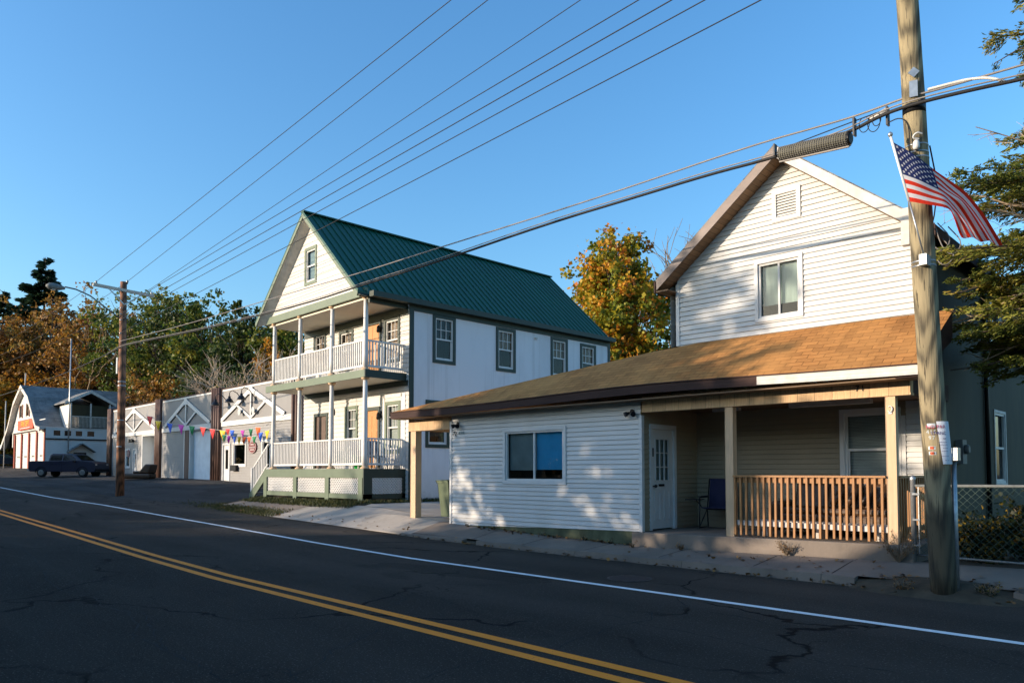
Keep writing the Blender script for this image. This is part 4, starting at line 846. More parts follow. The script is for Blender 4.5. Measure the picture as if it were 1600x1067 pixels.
sg1 = round_sign(-41.6, 3.12, .52, ((.45, .42), (-.42, .5)), 'oval maroon sign with pale lettering between two windows of the garage'); sg1.scale = (1, 1, .68)
round_sign(-63.75, 3.15, .30, ((.42, .4), (-.42, .4)), 'small round maroon sign beside the white entry door of the garage')
def gooseneck(x, z, label, r=.28):
    t = thing('gooseneck_lamp', label, 'lamp', (x, GYp-.02, z), 0, 'black gooseneck lamps on the garage')
    a = MB(); a.tube([(.35, 0, .1), (.33, -.35, .55), (.18, -.6, .72), (.02, -.68, .6), (0, -.68, .32)], .025, 6); a.lathe((.35, -.03, .1), [(.09, 0), (.09, .04)], 10, 'y'); a.build('arm', M['black_metal'], t)
    a = MB(); a.lathe((0, -.68, 0), [(r, 0), (r*.9, .03), (.16, .2), (.08, .26), (.07, .38)], 14); a.build('lamp_shade', M['black_metal'], t)
gooseneck(-45.4, 5.75, 'black gooseneck lamp closest to the rust-brown pilaster in the third garage bay')
gooseneck(-43.4, 5.8, 'black gooseneck lamp in the middle of three on the third garage bay')
gooseneck(-41.75, 5.85, 'black gooseneck lamp at the truss centre of the third garage bay')
for x, lb in ((-43.1, 'grey round horn speaker under the middle gooseneck lamp'), (-41.25, 'grey round horn speaker beside the king post of the truss')):
    t = thing('loudspeaker', lb, 'speaker', (x, GYp-.12, 5.25)); a = MB(); a.lathe((0, 0, 0), [(.2, -.12), (.17, -.08), (.08, .02), (.05, .1)], 14, 'y'); a.build('horn', M['galv'], t)
    a = MB(); a.lathe((0, 0, 0), [(.12, -.1), (.02, -.05)], 12, 'y'); a.build('cone', M['black_metal'], t)
t = thing('floodlight', 'black twin floodlight over the small round sign on the garage', 'light fixture', (-62.6, GYp-.1, 4.1))
a = MB(); a.box(-.12, .12, 0, .08, -.05, .05); a.build('mount', M['black_metal'], t)
for s_ in (-1, 1): a = MB(); a.lathe((s_*.28, -.1, .02), [(.15, -.12), (.12, 0), (.05, .12)], 12, 'y'); a.build('lamp_head', M['black_metal'], t)

# bunting
def bunting(name, label, pens, pre, post_):
    t = thing(name, label, 'bunting'); pts = [Vector(pre)]
    for a, b, c, col in pens: pts += [Vector(a), Vector(b)]
    pts.append(Vector(post_)); s_ = MB(); s_.tube(pts, .012, 5); s_.build('string', M['white_old'], t)
    for k, (a, b, c, col) in enumerate(pens):
        p = MB(); A, B, C_ = Vector(a), Vector(b), Vector(c); m_ = (A+B)/2*.45+C_*.55+Vector((0, -.06-.04*math.sin(k*2.1), 0)); mab = (A+B)/2
        for q in ([A, mab, m_], [mab, B, m_], [A, m_, C_], [m_, B, C_]): p.face(q)
        o = p.build('pennant', M['pen_'+col], t); o.modifiers.new('solid', 'SOLIDIFY').thickness = .01
B1 = [((-56.42, 18.2, 5.67), (-55.23, 18.2, 5.56), (-55.71, 18.2, 4.9), 'red'), ((-54.7, 18.2, 5.26), (-53.57, 18.2, 5.16), (-54.03, 18.2, 4.52), 'yellow'), ((-52.4, 18.2, 4.98), (-51.34, 18.2, 4.88), (-51.77, 18.2, 4.26), 'blue'), ((-50.37, 18.2, 4.8), (-49.36, 18.2, 4.71), (-49.77, 18.2, 4.1), 'magenta'), ((-48.5, 18.2, 4.63), (-47.55, 18.2, 4.55), (-47.94, 18.2, 3.96), 'green'), ((-46.73, 18.2, 4.47), (-45.83, 18.2, 4.39), (-46.2, 18.2, 3.82), 'red'), ((-45.24, 18.2, 4.29), (-44.39, 18.2, 4.22), (-44.74, 18.2, 3.65), 'red'), ((-43.74, 18.2, 4.15), (-42.92, 18.2, 4.08), (-43.26, 18.2, 3.53), 'yellow')]
B2 = [((-41.48, 17.6, 4.11), (-40.93, 17.6, 4.09), (-41.15, 17.6, 3.7), 'red'), ((-40.88, 17.6, 4.02), (-40.34, 17.6, 3.99), (-40.55, 17.6, 3.5), 'blue'), ((-39.55, 17.6, 3.96), (-39.04, 17.6, 3.94), (-39.24, 17.6, 3.5), 'magenta'), ((-38.53, 17.6, 3.99), (-38.04, 17.6, 3.97), (-38.23, 17.6, 3.5), 'green'), ((-37.71, 17.6, 4.05), (-37.13, 17.6, 4.0), (-37.32, 17.6, 3.45), 'orange')]
B3 = [((-41.0, 17.2, 3.74), (-40.5, 17.2, 3.73), (-40.75, 17.2, 3.3), 'green'), ((-40.3, 17.2, 3.66), (-39.85, 17.2, 3.65), (-40.1, 17.2, 3.22), 'magenta'), ((-39.6, 17.2, 3.6), (-39.15, 17.2, 3.59), (-39.4, 17.2, 3.18), 'blue'), ((-39.0, 17.2, 3.57), (-38.55, 17.2, 3.56), (-38.8, 17.2, 3.12), 'yellow'), ((-38.4, 17.2, 3.54), (-37.95, 17.2, 3.53), (-38.2, 17.2, 3.12), 'orange'), ((-37.8, 17.2, 3.52), (-37.35, 17.2, 3.51), (-37.6, 17.2, 3.1), 'orange'), ((-37.2, 17.2, 3.52), (-36.75, 17.2, 3.52), (-37.0, 17.2, 3.1), 'green'), ((-36.5, 17.2, 3.68), (-36.0, 17.2, 3.7), (-36.25, 17.2, 3.2), 'blue'), ((-35.8, 17.2, 3.75), (-35.3, 17.2, 3.78), (-35.55, 17.2, 3.3), 'yellow')]
bunting('bunting', 'string of large coloured pennants sloping across the garage front', B1, (-59.0, 19.1, 6.6), (-42.3, 18.0, 4.15))
bunting('bunting', 'upper string of small coloured pennants over the garage window', B2, (-42.3, 18.0, 4.2), (-34.0, 17.6, 4.5))
bunting('bunting', 'lower string of small coloured pennants over the large round sign', B3, (-42.0, 17.6, 3.95), (-34.0, 17.2, 4.1))
# dark chaise by the garage
t = thing('lounge_sofa', 'dark brown chaise sofa left outside by the garage door', 'sofa', (-53.6, 16.9, gz(-53.6, 16.9)), R(38))
a = MB(); a.box(-1.5, 1.0, -.4, .4, .05, .42); a.build('seat', M['sofa'], t, .12)
a = MB(); a.prism([(.1, -.42, .4), (.95, -.42, .4), (1.1, -.42, 1.0), (.65, -.42, 1.05), (.35, -.42, .7)], (0, .84, 0)); a.build('backrest', M['sofa'], t, .1)
a = MB(); a.box(-.3, .2, -.36, .36, .40, .58); a.build('cushion', M['sofa'], t, .1)

# ============================================================ gambrel hall with red doors
FY, FX1 = 17.1, -80.65
Fh = thing('fire_hall', 'white gambrel-roofed hall with grey shingles, red-framed bay doors and a red sign', 'building')
prof = [(-100.0, 4.45), (-98.3, 4.60), (-95.3, 6.45), (-92.7, 8.95), (-89.4, 10.5), (-86.1, 9.1), (-82.4, 6.05), (-80.9, 5.85)]
fz0 = 1.75
fwll = MB(T(0, FY, 0))
for a, b in zip(prof, prof[1:]):
    x0, x1 = a[0], b[0]
    if x1 <= -95.3: fwll.face([(max(x0, -96.6), 0, 4.3), (x1, 0, 4.3), (x1, 0, b[1]-.1), (max(x0, -96.6), 0, a[1]+(0 if x0 > -96.6 else .9))]) if x1 > -96.6 else None
    else: fwll.face([(x0, 0, 5.72), (x1, 0, 5.72), (x1, 0, max(5.73, b[1]-.12)), (x0, 0, max(5.73, a[1]-.12))])
fwll.face([(-96.6, 0, 4.3), (-94.9, 0, 4.3), (-94.9, 0, 5.72), (-96.6, 0, 5.72)])
fwll.wall([(-94.2, fz0), (FX1, fz0), (FX1, 5.72), (-94.2, 5.72)], [(-93.9+3.27*k+.25, -93.9+3.27*(k+1)-.25, fz0, 5.5) for k in range(4)])
fwll.box(-94.2, FX1, -.06, -.01, 6.62, 6.70); fwll.build('front_wall', M['hall_white'], Fh)
ctr = MB(T(0, FY, 0)); ctr.box(-94.3, FX1, -.12, -.01, 5.66, 5.76); ctr.build('door_header', M['black_metal'], Fh)
for k in range(4):
    x0, x1 = -93.9+3.27*k+.25, -93.9+3.27*(k+1)-.25; d = MB(T(0, FY, 0)); d.box(x0-.42, x0, -.08, .1, fz0, 5.62); 
    if k == 3: d.box(x1, x1+.4, -.08, .1, fz0, 5.62)
    o = d.build('bay_door', M['red'], Fh); d = MB(T(0, FY, 0)); d.box(x0, x1, .05, .12, fz0, 5.5)
    for zz in (2.6, 3.5, 4.4): d.box(x0, x1, .035, .05, zz, zz+.06)
    d.build('door_panels', M['white'], o); d = MB(T(0, FY, 0)); d.box(x0+1.0, x0+1.25, .02, .05, 3.15, 3.3); d.box(x0+1.6, x0+1.85, .02, .05, 3.15, 3.3); d.build('door_windows', M['black_metal'], o)
for x in (-91.2, -88.1): 
    wv = MB(T(0, FY, 0)); wv.box(x-.55, x+.55, -.05, -.005, 7.25, 8.65); o = wv.build('window', M['white'], Fh); wv = MB(T(0, FY, 0)); wv.box(x-.45, x+.45, -.07, -.055, 7.35, 8.55); wv.build('pane', M['car_glass'], o)
    wv = MB(T(0, FY, 0)); wv.box(x-.75, x-.56, -.08, -.01, 7.25, 8.65); wv.box(x+.56, x+.75, -.08, -.01, 7.25, 8.65); wv.build('shutter', M['copper'], o)
sg_ = MB(T(0, FY, 0)); sg_.box(-91.6, -84.9, -.22, -.07, 5.95, 6.95)
sgn = sg_.build('sign_board', M['sign_red'], None); sgn.name = 'sign_board'; tag(sgn, 'red sign board with yellow lettering over the hall bay doors', 'sign')
sl_ = MB(T(0, FY, 0)); text_into(sl_, 'FIRE DEPT', .78, T(-88.2, -.24, 6.52), 1.05, .004); so_ = sl_.build('lettering', M['sign_yellow'], sgn)
sl_ = MB(T(0, FY, 0)); sl_.box(-90.6, -86.2, -.235, -.222, 6.08, 6.14); sl_.build('small_lettering', M['white'], sgn)
FS = T(FX1, 0, 0) @ Rz(R(90))
swl = MB(FS); swl.wall([(FY, fz0), (26.5, fz0), (26.5, 5.9), (FY, 5.9)], [(17.75, 18.3, 5.12, 5.6), (18.65, 19.2, 5.12, 5.6), (19.6, 20.15, 5.12, 5.6), (20.6, 21.2, 5.12, 5.6)], .2); swl.build('side_wall', M['hall_white'], Fh)
for y in (17.75, 18.65, 19.6, 20.6): g_ = MB(FS); g_.box(y, y+.6, .05, .07, 5.1, 5.62); g_.build('window', M['car_glass'], Fh)
bnd = MB(FS); bnd.box(FY, 26.5, -.08, -.01, 4.72, 4.86); bnd.build('belt_board', M['black_metal'], Fh)
rfh = MB()
for a, b in zip(prof, prof[1:]): rfh.prism([(a[0], FY-.5, a[1]+.02), (b[0], FY-.5, b[1]+.02), (b[0], FY-.5, b[1]-.12), (a[0], FY-.5, a[1]-.12)], (0, 10.0, 0))
hr = rfh.build('roof', M['shingle_grey'], Fh)
rkb = MB()
for a, b in zip(prof, prof[1:]): rkb.prism([(a[0], FY-.52, a[1]+.05), (b[0], FY-.52, b[1]+.05), (b[0], FY-.52, b[1]-.38), (a[0], FY-.52, a[1]-.38)], (0, .05, 0))
for a, b in zip(prof[:4], prof[1:5]): rkb.prism([(a[0], FY-.47, a[1]-.37), (b[0], FY-.47, b[1]-.37), (b[0], FY-.02, b[1]-.37), (a[0], FY-.02, a[1]-.37)], (0, 0, .03))
rkb.box(-81.2, -80.8, FY-.5, 26.4, 5.68, 5.9); rkb.build('rake_board', M['white_old'], hr)
# dormer with balcony on the side
dm = MB(); dm.prism([(-83.0, 19.0, 5.9), (-80.9, 19.0, 5.9), (-80.9, 19.0, 8.2), (-84.5, 19.0, 8.2)], (0, .1, 0)); dm.build('dormer_wall', M['hall_white'], Fh)
dm = MB(); dm.box(-84.5, -81.3, 19.1, 22.6, 6.0, 8.2); dm.build('dormer_body', M['dkgreen_wall'], Fh)
dm = MB()
for sg in (-1, 1): dm.prism([(-86, 20.8, 9.45), (-80.4, 20.8, 9.45), (-80.4, 20.8+sg*2.2, 8.25), (-86, 20.8+sg*2.2, 8.25)], (0, 0, .14))
dm.build('dormer_roof', M['shingle_grey'], Fh)
dm = MB()
for sg in (-1, 1): dm.prism([(-80.38, 20.8, 9.6), (-80.38, 20.8+sg*2.25, 8.38), (-80.38, 20.8+sg*2.25, 8.1), (-80.38, 20.8, 9.3)], (.05, 0, 0))
for y in (19.1, 20.8, 22.5): dm.box(-80.5, -80.4, y-.06, y+.06, 5.9, 8.3)
dm.build('dormer_trim', M['white_old'], Fh)
dm = MB()
for k in range(30): y = 19.15+k*.115; dm.box(-80.46, -80.42, y, y+.04, 5.95, 7.0)
dm.box(-80.5, -80.4, 19.1, 22.5, 6.98, 7.05); dm.build('balcony_railing', M['grey_wood'], Fh)
aw = MB()
for sg in (-1, 1): aw.prism([(FX1+.02, 20.0, 4.35), (FX1+.9, 20.0, 4.35), (FX1+.9, 20.0+sg*1.15, 3.55), (FX1+.02, 20.0+sg*1.15, 3.55)], (0, 0, .08))
aw.build('door_canopy', M['shingle_grey'], Fh)
aw = MB(FS); aw.box(19.45, 20.55, -.03, -.005, fz0, 3.55); aw.build('side_door', M['black_metal'], Fh)
for (x, y, z0_, z1_, lb) in ((-96.5, 16.6, 3.9, 9.2, 'thin white pole leaning beside the flared eave of the hall'), (-89.4, 17.0, 10.4, 11.6, 'short white finial pole on the hall ridge'), (-80.3, 18.9, 1.7, 14.2, 'tall thin metal mast beside the hall dormer')):
    q = MB(); q.tube([(x, y, z0_ if z0_ > 5 else 1.2), (x+.15, y, z1_)], .06, 6); q.lathe((x+.15, y, z1_), [(.02, 0), (.09, .08), (.02, .18)], 8); tag(q.build('mast', M['white_old'] if z1_ < 12 else M['galv'], None), lb, 'mast')

# ============================================================ utility poles
Pn = thing('utility_pole', 'thick weathered wooden utility pole on the sidewalk carrying signs and a flag', 'utility pole', (-3.25, 11.26, 0), 0, None)
pb, ptp = Vector((0, 0, .02)), Vector((-.12, -.52, 8.12)); dirp = (ptp-pb)/(8.1)
def pc(z): return pb+dirp*(z-.02)
def pr_(z): return .163-.0035*z
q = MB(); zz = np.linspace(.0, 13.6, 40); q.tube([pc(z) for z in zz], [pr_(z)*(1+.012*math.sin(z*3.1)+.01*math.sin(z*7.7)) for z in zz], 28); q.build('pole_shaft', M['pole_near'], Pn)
q = MB(); q.bar(pc(12.85)+Vector((0, -1.9, 0)), pc(12.85)+Vector((0, 2.1, 0)), .10, .12); q.build('crossarm', M['grey_wood'], Pn)
def band(z, h=.03, m='galv'):
    b = MB(); c = pc(z); r = pr_(z)+.004; b.lathe((c.x, c.y, c.z), [(r, -h/2), (r, h/2)], 28); b.build('strap', M[m], Pn)
band(6.62, .16, 'black_metal'); band(4.47, .02); band(4.53, .02); band(5.93, .02); band(6.0, .02); band(6.1, .02)
camv = Vector((3.25, -11.26, 0)).normalized()       # side of the pole that faces the street camera side
def onpole(z, ang, off=.0):                          # point on the pole surface, ang measured from the face towards the camera side
    a = math.atan2(camv.y, camv.x)+ang; c = pc(z); return Vector((c.x+(pr_(z)+off)*math.cos(a), c.y+(pr_(z)+off)*math.sin(a), z)), a
hwd = MB()
for z, an in ((7.05, .15), (6.83, .05)):
    p, a = onpole(z, an, .006); m_ = T(*p) @ Rz(a-math.pi/2+math.pi); mm = MB(m_ @ Matrix.Rotation(R(45) if z > 7 else 0, 4, 'Y')); mm.box(-.05, .05, -.012, .0, -.05 if z > 7 else -.11, .05 if z > 7 else .11)
    hwd.v += mm.v; o_ = len(hwd.v)-len(mm.v); hwd.f += [[i+o_ for i in f] for f in mm.f]; hwd.mi += mm.mi; hwd.sm += mm.sm
hwd.build('bolt_plate', M['galv'], Pn)
# patch plates, numbers, tags
def wrapped(name, z0, z1, a0, a1, m, off=.004, n=8, slant=0.0):
    b = MB(); 
    for k in range(n):
        u0, u1 = k/n, (k+1)/n; A = a0+(a1-a0)*u0; B_ = a0+(a1-a0)*u1
        b.face([onpole(z0, A+slant, off)[0], onpole(z0, B_+slant, off)[0], onpole(z1, B_-slant, off)[0], onpole(z1, A-slant, off)[0]])
    return b.build(name, M[m], Pn)
def poletext(name, s, z, ang, size, m, off=.008, spacing=1.0, parent=Pn):
    b = MB(); r = pr_(z)
    def wp(p):
        q, _ = onpole(z+p.z, ang+p.x/r, off); return q
    text_into(b, s, size, Matrix.Identity(4), spacing, 0, wp); return b.build(name, M[m], parent)
wrapped('number_tag', 2.295, 2.345, -.52, .12, 'tag_metal'); wrapped('number_tag', 1.995, 2.04, -.52, .04, 'tag_metal'); wrapped('number_tag', 1.925, 1.97, -.50, .06, 'tag_metal')
for z in (2.0175, 1.9475): wrapped('red_tag', z-.018, z+.018, -.38, -.10, 'tag_red', .007); poletext('tag_digits', '117' if z > 2 else '138', z, -.24, .042, 'ink_black', .010)
poletext('pole_number', '415', 2.23, -.22, .075, 'tag_metal', .004, 1.15); poletext('pole_number', '97', 2.15, -.20, .075, 'tag_metal', .004, 1.1)
# cardboard notice
N_ = thing('parking_notice', 'white paper NO PARKING notice wrapped around the thick wooden utility pole', 'sign', (-3.25, 11.26, 0))
def sheetpole():
    b = MB(); n, mz = 10, 6
    for i in range(n):
        for j in range(mz):
            def pt(i, j):
                u, v_ = i/n, j/mz; z = 1.80+.57*v_; A = .30+.08*(1-v_)+u*.95-.24*v_+.12; return onpole(z, A, .014+.02*u*u)[0]
            b.face([pt(i, j), pt(i+1, j), pt(i+1, j+1), pt(i, j+1)])
    b.build('paper', M['paper'], N_)
sheetpole()
def ntext(s, v_, size, m, du=.5):
    b = MB(); z = 1.80+.57*v_
    def wp(p):
        zz_ = z+p.z; vv = (zz_-1.80)/.57; A = .30+.08*(1-vv)-.24*vv+.12+.08+p.x/.17+.32; return onpole(zz_, A, .022)[0]
    text_into(b, s, size, Matrix.Identity(4), 1.0, 0, wp); b.build('lettering', M[m], N_)
ntext('NO PARKING', .87, .066, 'ink_red'); ntext('STANDING', .72, .062, 'ink')
for k, v_ in enumerate((.60, .52, .46, .38, .31, .2, .1)):
    ntext(['or', '-----------', '---------', '-----', '--------', '---------', '-- --'][k], v_, .05, 'ink')
# meter box and conduit beside the pole, telecom hardware
q = MB(); c = pc(2.0); q.tube([(c.x+.18, c.y+.14, .1), (c.x+.18, c.y+.14, 1.85)], .035, 8); q.box(c.x+.12, c.x+.26, c.y+.02, c.y+.16, 1.85, 2.02); q.build('ground_conduit', M['galv'], Pn)
# lower flag bracket + street side brace
fb = MB(); fb.box(-.09, .03, -.49, -.24, 4.40, 4.62); fb.build('flag_bracket', M['galv'], Pn) if False else None
# far pole
Pf = thing('utility_pole', 'dark brown wooden utility pole with crossarm in front of the garage', 'utility pole', (-39.78, 11.66, 0))
q = MB(); q.tube([(0, 0, .3), (.0, -.02, 5), (.02, -.06, 11.1)], [.20, .175, .15], 16); q.build('pole_shaft', M['pole_far'], Pf)
q = MB(); q.bar((.12, -1.45, 10.72), (.12, 1.35, 10.60), .12, .14); q.build('crossarm', M['grey_wood'], Pf)
q = MB(); q.bar((.16, -.75, 10.62), (.16, -.05, 9.95), .03, .05); q.bar((.16, .75, 10.55), (.16, -.05, 9.95), .03, .05); q.build('crossarm_brace', M['galv'], Pf)
for (x, y, z) in ((.0, -1.31, 10.78), (.0, .12, 11.08), (.02, 1.24, 10.66)):
    q = MB(); q.lathe((x+.1 if y != .12 else x, y, z-.06), [(.03, 0), (.03, .08), (.06, .1), (.06, .14), (.04, .16), (.05, .2)], 10); q.build('insulator', M['galv'], Pf)
q = MB(); q.box(-.38, -.18, -.2, .0, 6.55, 7.35); q.build('equipment_box', M['galv'], Pf)
for z in (6.1, 5.9, 4.2, 2.9):
    q = MB(); q.lathe((0, -.03, z), [(.185, 0), (.185, .05)], 16); q.build('strap', M['galv'], Pf)
for z in (9.76, 9.45, 9.16, 8.5): q = MB(); q.lathe((.18, -.2, z-.04), [(.03, 0), (.05, .04), (.03, .08)], 8); q.build('insulator', M['galv'], Pf)
# street lamp on the far pole
S = thing('street_lamp', 'grey cobra-head street lamp on a curved arm high on the brown utility pole', 'street lamp', (-39.79, 11.5, 9.25))
q = MB(); q.tube([(0, 0, 0), (0, -.65, .44), (0, -1.36, .92), (0, -1.97, 1.13), (0, -2.45, 1.17)], .035, 8); q.build('lamp_arm', M['galv_dull'], S)
q = MB(T(0, -2.8, 1.1)); q.lathe((0, 0, 0), [(.05, -.42), (.15, -.3), (.17, -.1), (.13, .15), (.06, .36)], 14, 'y'); q.build('lamp_head', M['galv_dull'], S)
q = MB(T(0, -2.92, 1.02)); q.lathe((0, 0, 0), [(.02, -.12), (.09, -.09), (.13, 0)], 12); q.build('lens', M['white_old'], S)
# ------------------------------------------------------------ wires
def sag(A, B, s=.0, n=24): A, B = Vector(A), Vector(B); return [A.lerp(B, k/n)-Vector((0, 0, 4*s*(k/n)*(1-k/n))) for k in range(n+1)]
def line(name, label, pts, r, m, cat='wire', group=None, n=6):
    q = MB(); q.tube(pts, r, n); return tag(q.build(name, M[m], None), label, cat, group)
WR = [((-39.79, 10.35, 10.87), (-3.5, 10.56, 12.99), 'topmost thin power line, ending at the road-side tip of the far crossarm'), ((-39.79, 11.78, 11.16), (-3.5, 11.14, 13.11), 'second power line from the top, ending on the head of the brown pole'),
      ((-39.79, 12.9, 11.0), (-3.5, 13.0, 13.2), 'third power line from the top, ending at the house-side tip of the far crossarm'), ((-39.6, 11.45, 9.76), (-3.5, 10.85, 10.42), 'fourth line from the top, wavy and purplish, below the crossarm wires'),
      ((-39.6, 11.45, 9.45), (-3.5, 10.85, 10.06), 'fifth line from the top, passing over the green roof peak'), ((-39.6, 11.45, 9.16), (-3.5, 10.85, 9.73), 'sixth line from the top, just over the green roof peak'), ((-39.6, 11.45, 8.5), (-3.5, 10.85, 9.24), 'lowest of the seven thin lines, crossing the green roof ridge')]
for k, (A, B, lb) in enumerate(WR):
    Av, Bv = Vector(A), Vector(B); ex_ = Bv+(Bv-Av)*.12; line('power_line', lb, sag(Av, Bv, 0)+[ex_], .010 if k != 4 else .011, 'cable')
    ex2 = Av+Vector((-42, .3 if k else 0, .5)); line('power_line', 'thin power line running on beyond the brown pole past the tall pines', sag(Av, ex2, .5), .010, 'cable', 'wire', 'power lines beyond the brown pole') if k in (0, 1, 2) else None
bundle = [(-1.34, 10.81, 6.47), (-2.09, 10.82, 6.55), (-2.65, 10.83, 6.58), (-3.29, 10.60, 6.62), (-3.75, 10.85, 6.63), (-4.21, 10.85, 6.59), (-5.33, 10.87, 6.58), (-6.54, 10.89, 6.66), (-7.96, 10.92, 6.69), (-10.22, 10.95, 6.75), (-14.07, 11.02, 6.73), (-17.42, 11.07, 6.79), (-20.27, 11.12, 6.80), (-26.07, 11.22, 7.04), (-30.59, 11.3, 7.29), (-36.35, 11.39, 7.66), (-39.56, 11.45, 7.83), (-41.15, 11.45, 7.68), (-50.86, 11.45, 7.44), (-68.77, 11.45, 7.54), (-86.83, 11.45, 7.8)]
bundle[3] = (-3.30, 10.66, 6.615)
bundle[2] = (-2.65, 10.72, 6.58); bundle[4] = (-3.75, 10.72, 6.63)
def smooth(pts, it=2):
    pts = [Vector(p) for p in pts]
    for _ in range(it):
        o = [pts[0]]
        for a, b in zip(pts, pts[1:]): o += [a.lerp(b, .25), a.lerp(b, .75)]
        o.append(pts[-1]); pts = o
    return pts
q = MB(); q.tube(smooth(bundle), .026, 8); bo = tag(q.build('telephone_cable', M['cable'], None), 'thick black telephone cable sagging across the whole street', 'cable')
q = MB(); q.tube([p+Vector((0, -.03, .045)) for p in smooth(bundle)][:70], .010, 6); q.build('messenger_wire', M['cable_grey'], bo)
upper = [(-1.33, 10.83, 6.68), (-2.09, 10.84, 6.74), (-3.18, 10.76, 6.75), (-3.32, 10.72, 6.77), (-4.06, 10.87, 6.81), (-4.51, 10.88, 6.83), (-5.72, 10.9, 6.91), (-7.97, 10.93, 6.92), (-10.23, 10.97, 6.96), (-14.09, 11.03, 7.07), (-17.44, 11.09, 7.15), (-20.3, 11.13, 7.27), (-25.14, 11.21, 7.44), (-30.62, 11.3, 7.63), (-36.38, 11.39, 7.93), (-39.53, 11.45, 8.1)]
line('cable', 'pale grey cable just above the thick telephone cable', smooth(upper), .014, 'cable_grey', 'cable')
line('cable', 'thin dark cable over the splice box beside the thick wooden pole', smooth([(-3.3, 10.75, 6.72), (-4.21, 10.88, 6.745), (-5.24, 10.90, 6.70)]), .008, 'cable', 'cable')
line('cable', 'white cable tube hooking down beside the top of the thick wooden pole', smooth([(-3.16, 10.80, 6.81), (-2.79, 10.80, 6.78), (-2.66, 10.80, 6.76), (-2.45, 10.80, 6.7), (-2.27, 10.80, 6.57)]), .018, 'white_old', 'cable')
# splice sleeve, dotted case and drop loops
a, b = Vector((-5.27, 10.86, 6.60)), Vector((-4.21, 10.84, 6.50)); dv = (b-a).normalized()
q = MB(); q.tube([a, a+dv*.02, b-dv*.02, b], [.09, .105, .105, .09], 22); spl = tag(q.build('splice_case', mat('grey_green_case', (.13, .125, .09), .75, .2, 8, .2), None), 'large ribbed grey-green splice case hanging on the telephone cable', 'splice case')
q = MB()
for k in range(30):
    c = a.lerp(b, (k+.5)/30); q.tube([c-dv*.004, c+dv*.004], .109, 22)
sidev = dv.cross(Vector((0, 0, 1))).normalized(); upv = sidev.cross(dv)
for k in range(22):
    an = 2*math.pi*k/22; o_ = (sidev*math.cos(an)+upv*math.sin(an))*.106; q.bar(a+o_, b+o_, .006, .006)
q.build('ribs', M['black_metal'], spl)
q = MB(); q.bar(a-upv*.115, b-upv*.115, .03, .025); q.build('bottom_flange', M['cable_grey'], spl)
q = MB(); q.tube([b, b+dv*.02], [.10, .075], 18); q.build('end_cap', M['black_metal'], spl)
for pz, lb in ((.88, None), (1.35, None)): pass
for s_ in (-3.68, -4.13, -5.33): hb = MB(); hb.box(s_-.012, s_+.012, 10.77, 10.86, 6.50 if s_ > -5 else 6.58, 6.76); hb.build('cable_hanger', M['black_metal'], bo)
tb = MB(); tb.tube([(-3.92, 10.82, 6.66), (-3.70, 10.82, 6.715)], [.03, .045], 12); tb.tube([(-3.70, 10.82, 6.715), (-3.66, 10.82, 6.725)], [.045, .02], 12); tag(tb.build('cable_terminal', M['white_old'], None), 'small white terminal capsule above the cable beside the wooden pole', 'terminal')
for k, (x, r_) in enumerate(((-3.86, .12), (-3.98, .10), (-3.80, .08))):
    line('drop_wire', ['thin black wire loop hanging under the white terminal capsule', 'smaller wire loop farther from the wooden pole', 'smallest wire loop beside the white terminal capsule'][k], [(x+r_*math.sin(t_)*.7, 10.80-.03*k, 6.62+r_*1.1*math.cos(t_)-.02) for t_ in np.linspace(.2, 5.9, 22)], .006, 'cable')
line('drop_wire', 'black drop wire curving from the cable down the wooden pole', smooth([(-3.68, 10.78, 6.52), (-3.50, 10.74, 6.53), (-3.38, 10.70, 6.40), (-3.36, 10.68, 6.1), (-3.37, 10.68, 5.9)]), .008, 'cable')
line('drop_wire', 'dark looped service wire from the wooden pole to the house eave', smooth([(-3.20, 10.95, 6.1), (-3.3, 11.6, 5.75), (-3.85, 13.2, 5.6), (-4.2, 13.9, 6.0)]), .010, 'cable')
for k, o_ in enumerate(((0, 0), (.16, -.1), (.05, -.26))):
    line('service_loop', ['upper coiled grey service cable at the eave behind the flag', 'middle coiled grey service cable at the eave behind the flag', 'lowest coiled grey service cable at the eave behind the flag'][k], smooth([(-4.1+o_[0], 13.6, 5.95+o_[1]), (-4.0+o_[0], 13.65, 5.5+o_[1]), (-3.85+o_[0], 13.7, 5.35+o_[1]), (-3.75+o_[0], 13.9, 5.6+o_[1]), (-4.0+o_[0], 14.0, 5.95+o_[1])]), .010, 'cable_grey', 'cable')

# ============================================================ flag
FL = thing('flag', 'American flag on a white staff fixed to the thick wooden utility pole', 'flag', (0, 0, 0))
q = MB(); q.tube([(-3.54, 10.5, 6.19), (-3.34, 10.53, 5.27)], .017, 10); q.build('staff', M['white'], FL)
q = MB(); q.tube([(-3.34, 10.53, 5.27), (-3.23, 10.74, 4.51)], .011, 8); q.build('lower_staff', M['galv'], FL)
q = MB(); q.lathe((-3.545, 10.5, 6.19), [(.012, 0), (.03, .02), (.032, .045), (.012, .07)], 12); q.build('finial', M['galv'], FL)
q = MB(); q.tube([(-3.41, 10.02, 6.09), (-3.23, 10.95, 5.81)], .014, 8); q.build('pole_brace', M['black_metal'], Pn)
q = MB(); q.box(-3.29, -3.20, 10.70, 10.90, 4.44, 4.58); q.build('staff_bracket', M['galv'], FL)
q = MB(); q.tube(smooth([(-3.26, 10.72, 6.14), (-3.33, 10.66, 6.16), (-3.27, 10.66, 6.22), (-3.22, 10.72, 6.2)]), .012, 6); q.lathe((-3.29, 10.70, 6.0), [(.03, 0), (.045, .04), (.04, .1), (.02, .13)], 10); q.build('insulator_knob', M['white'], FL)
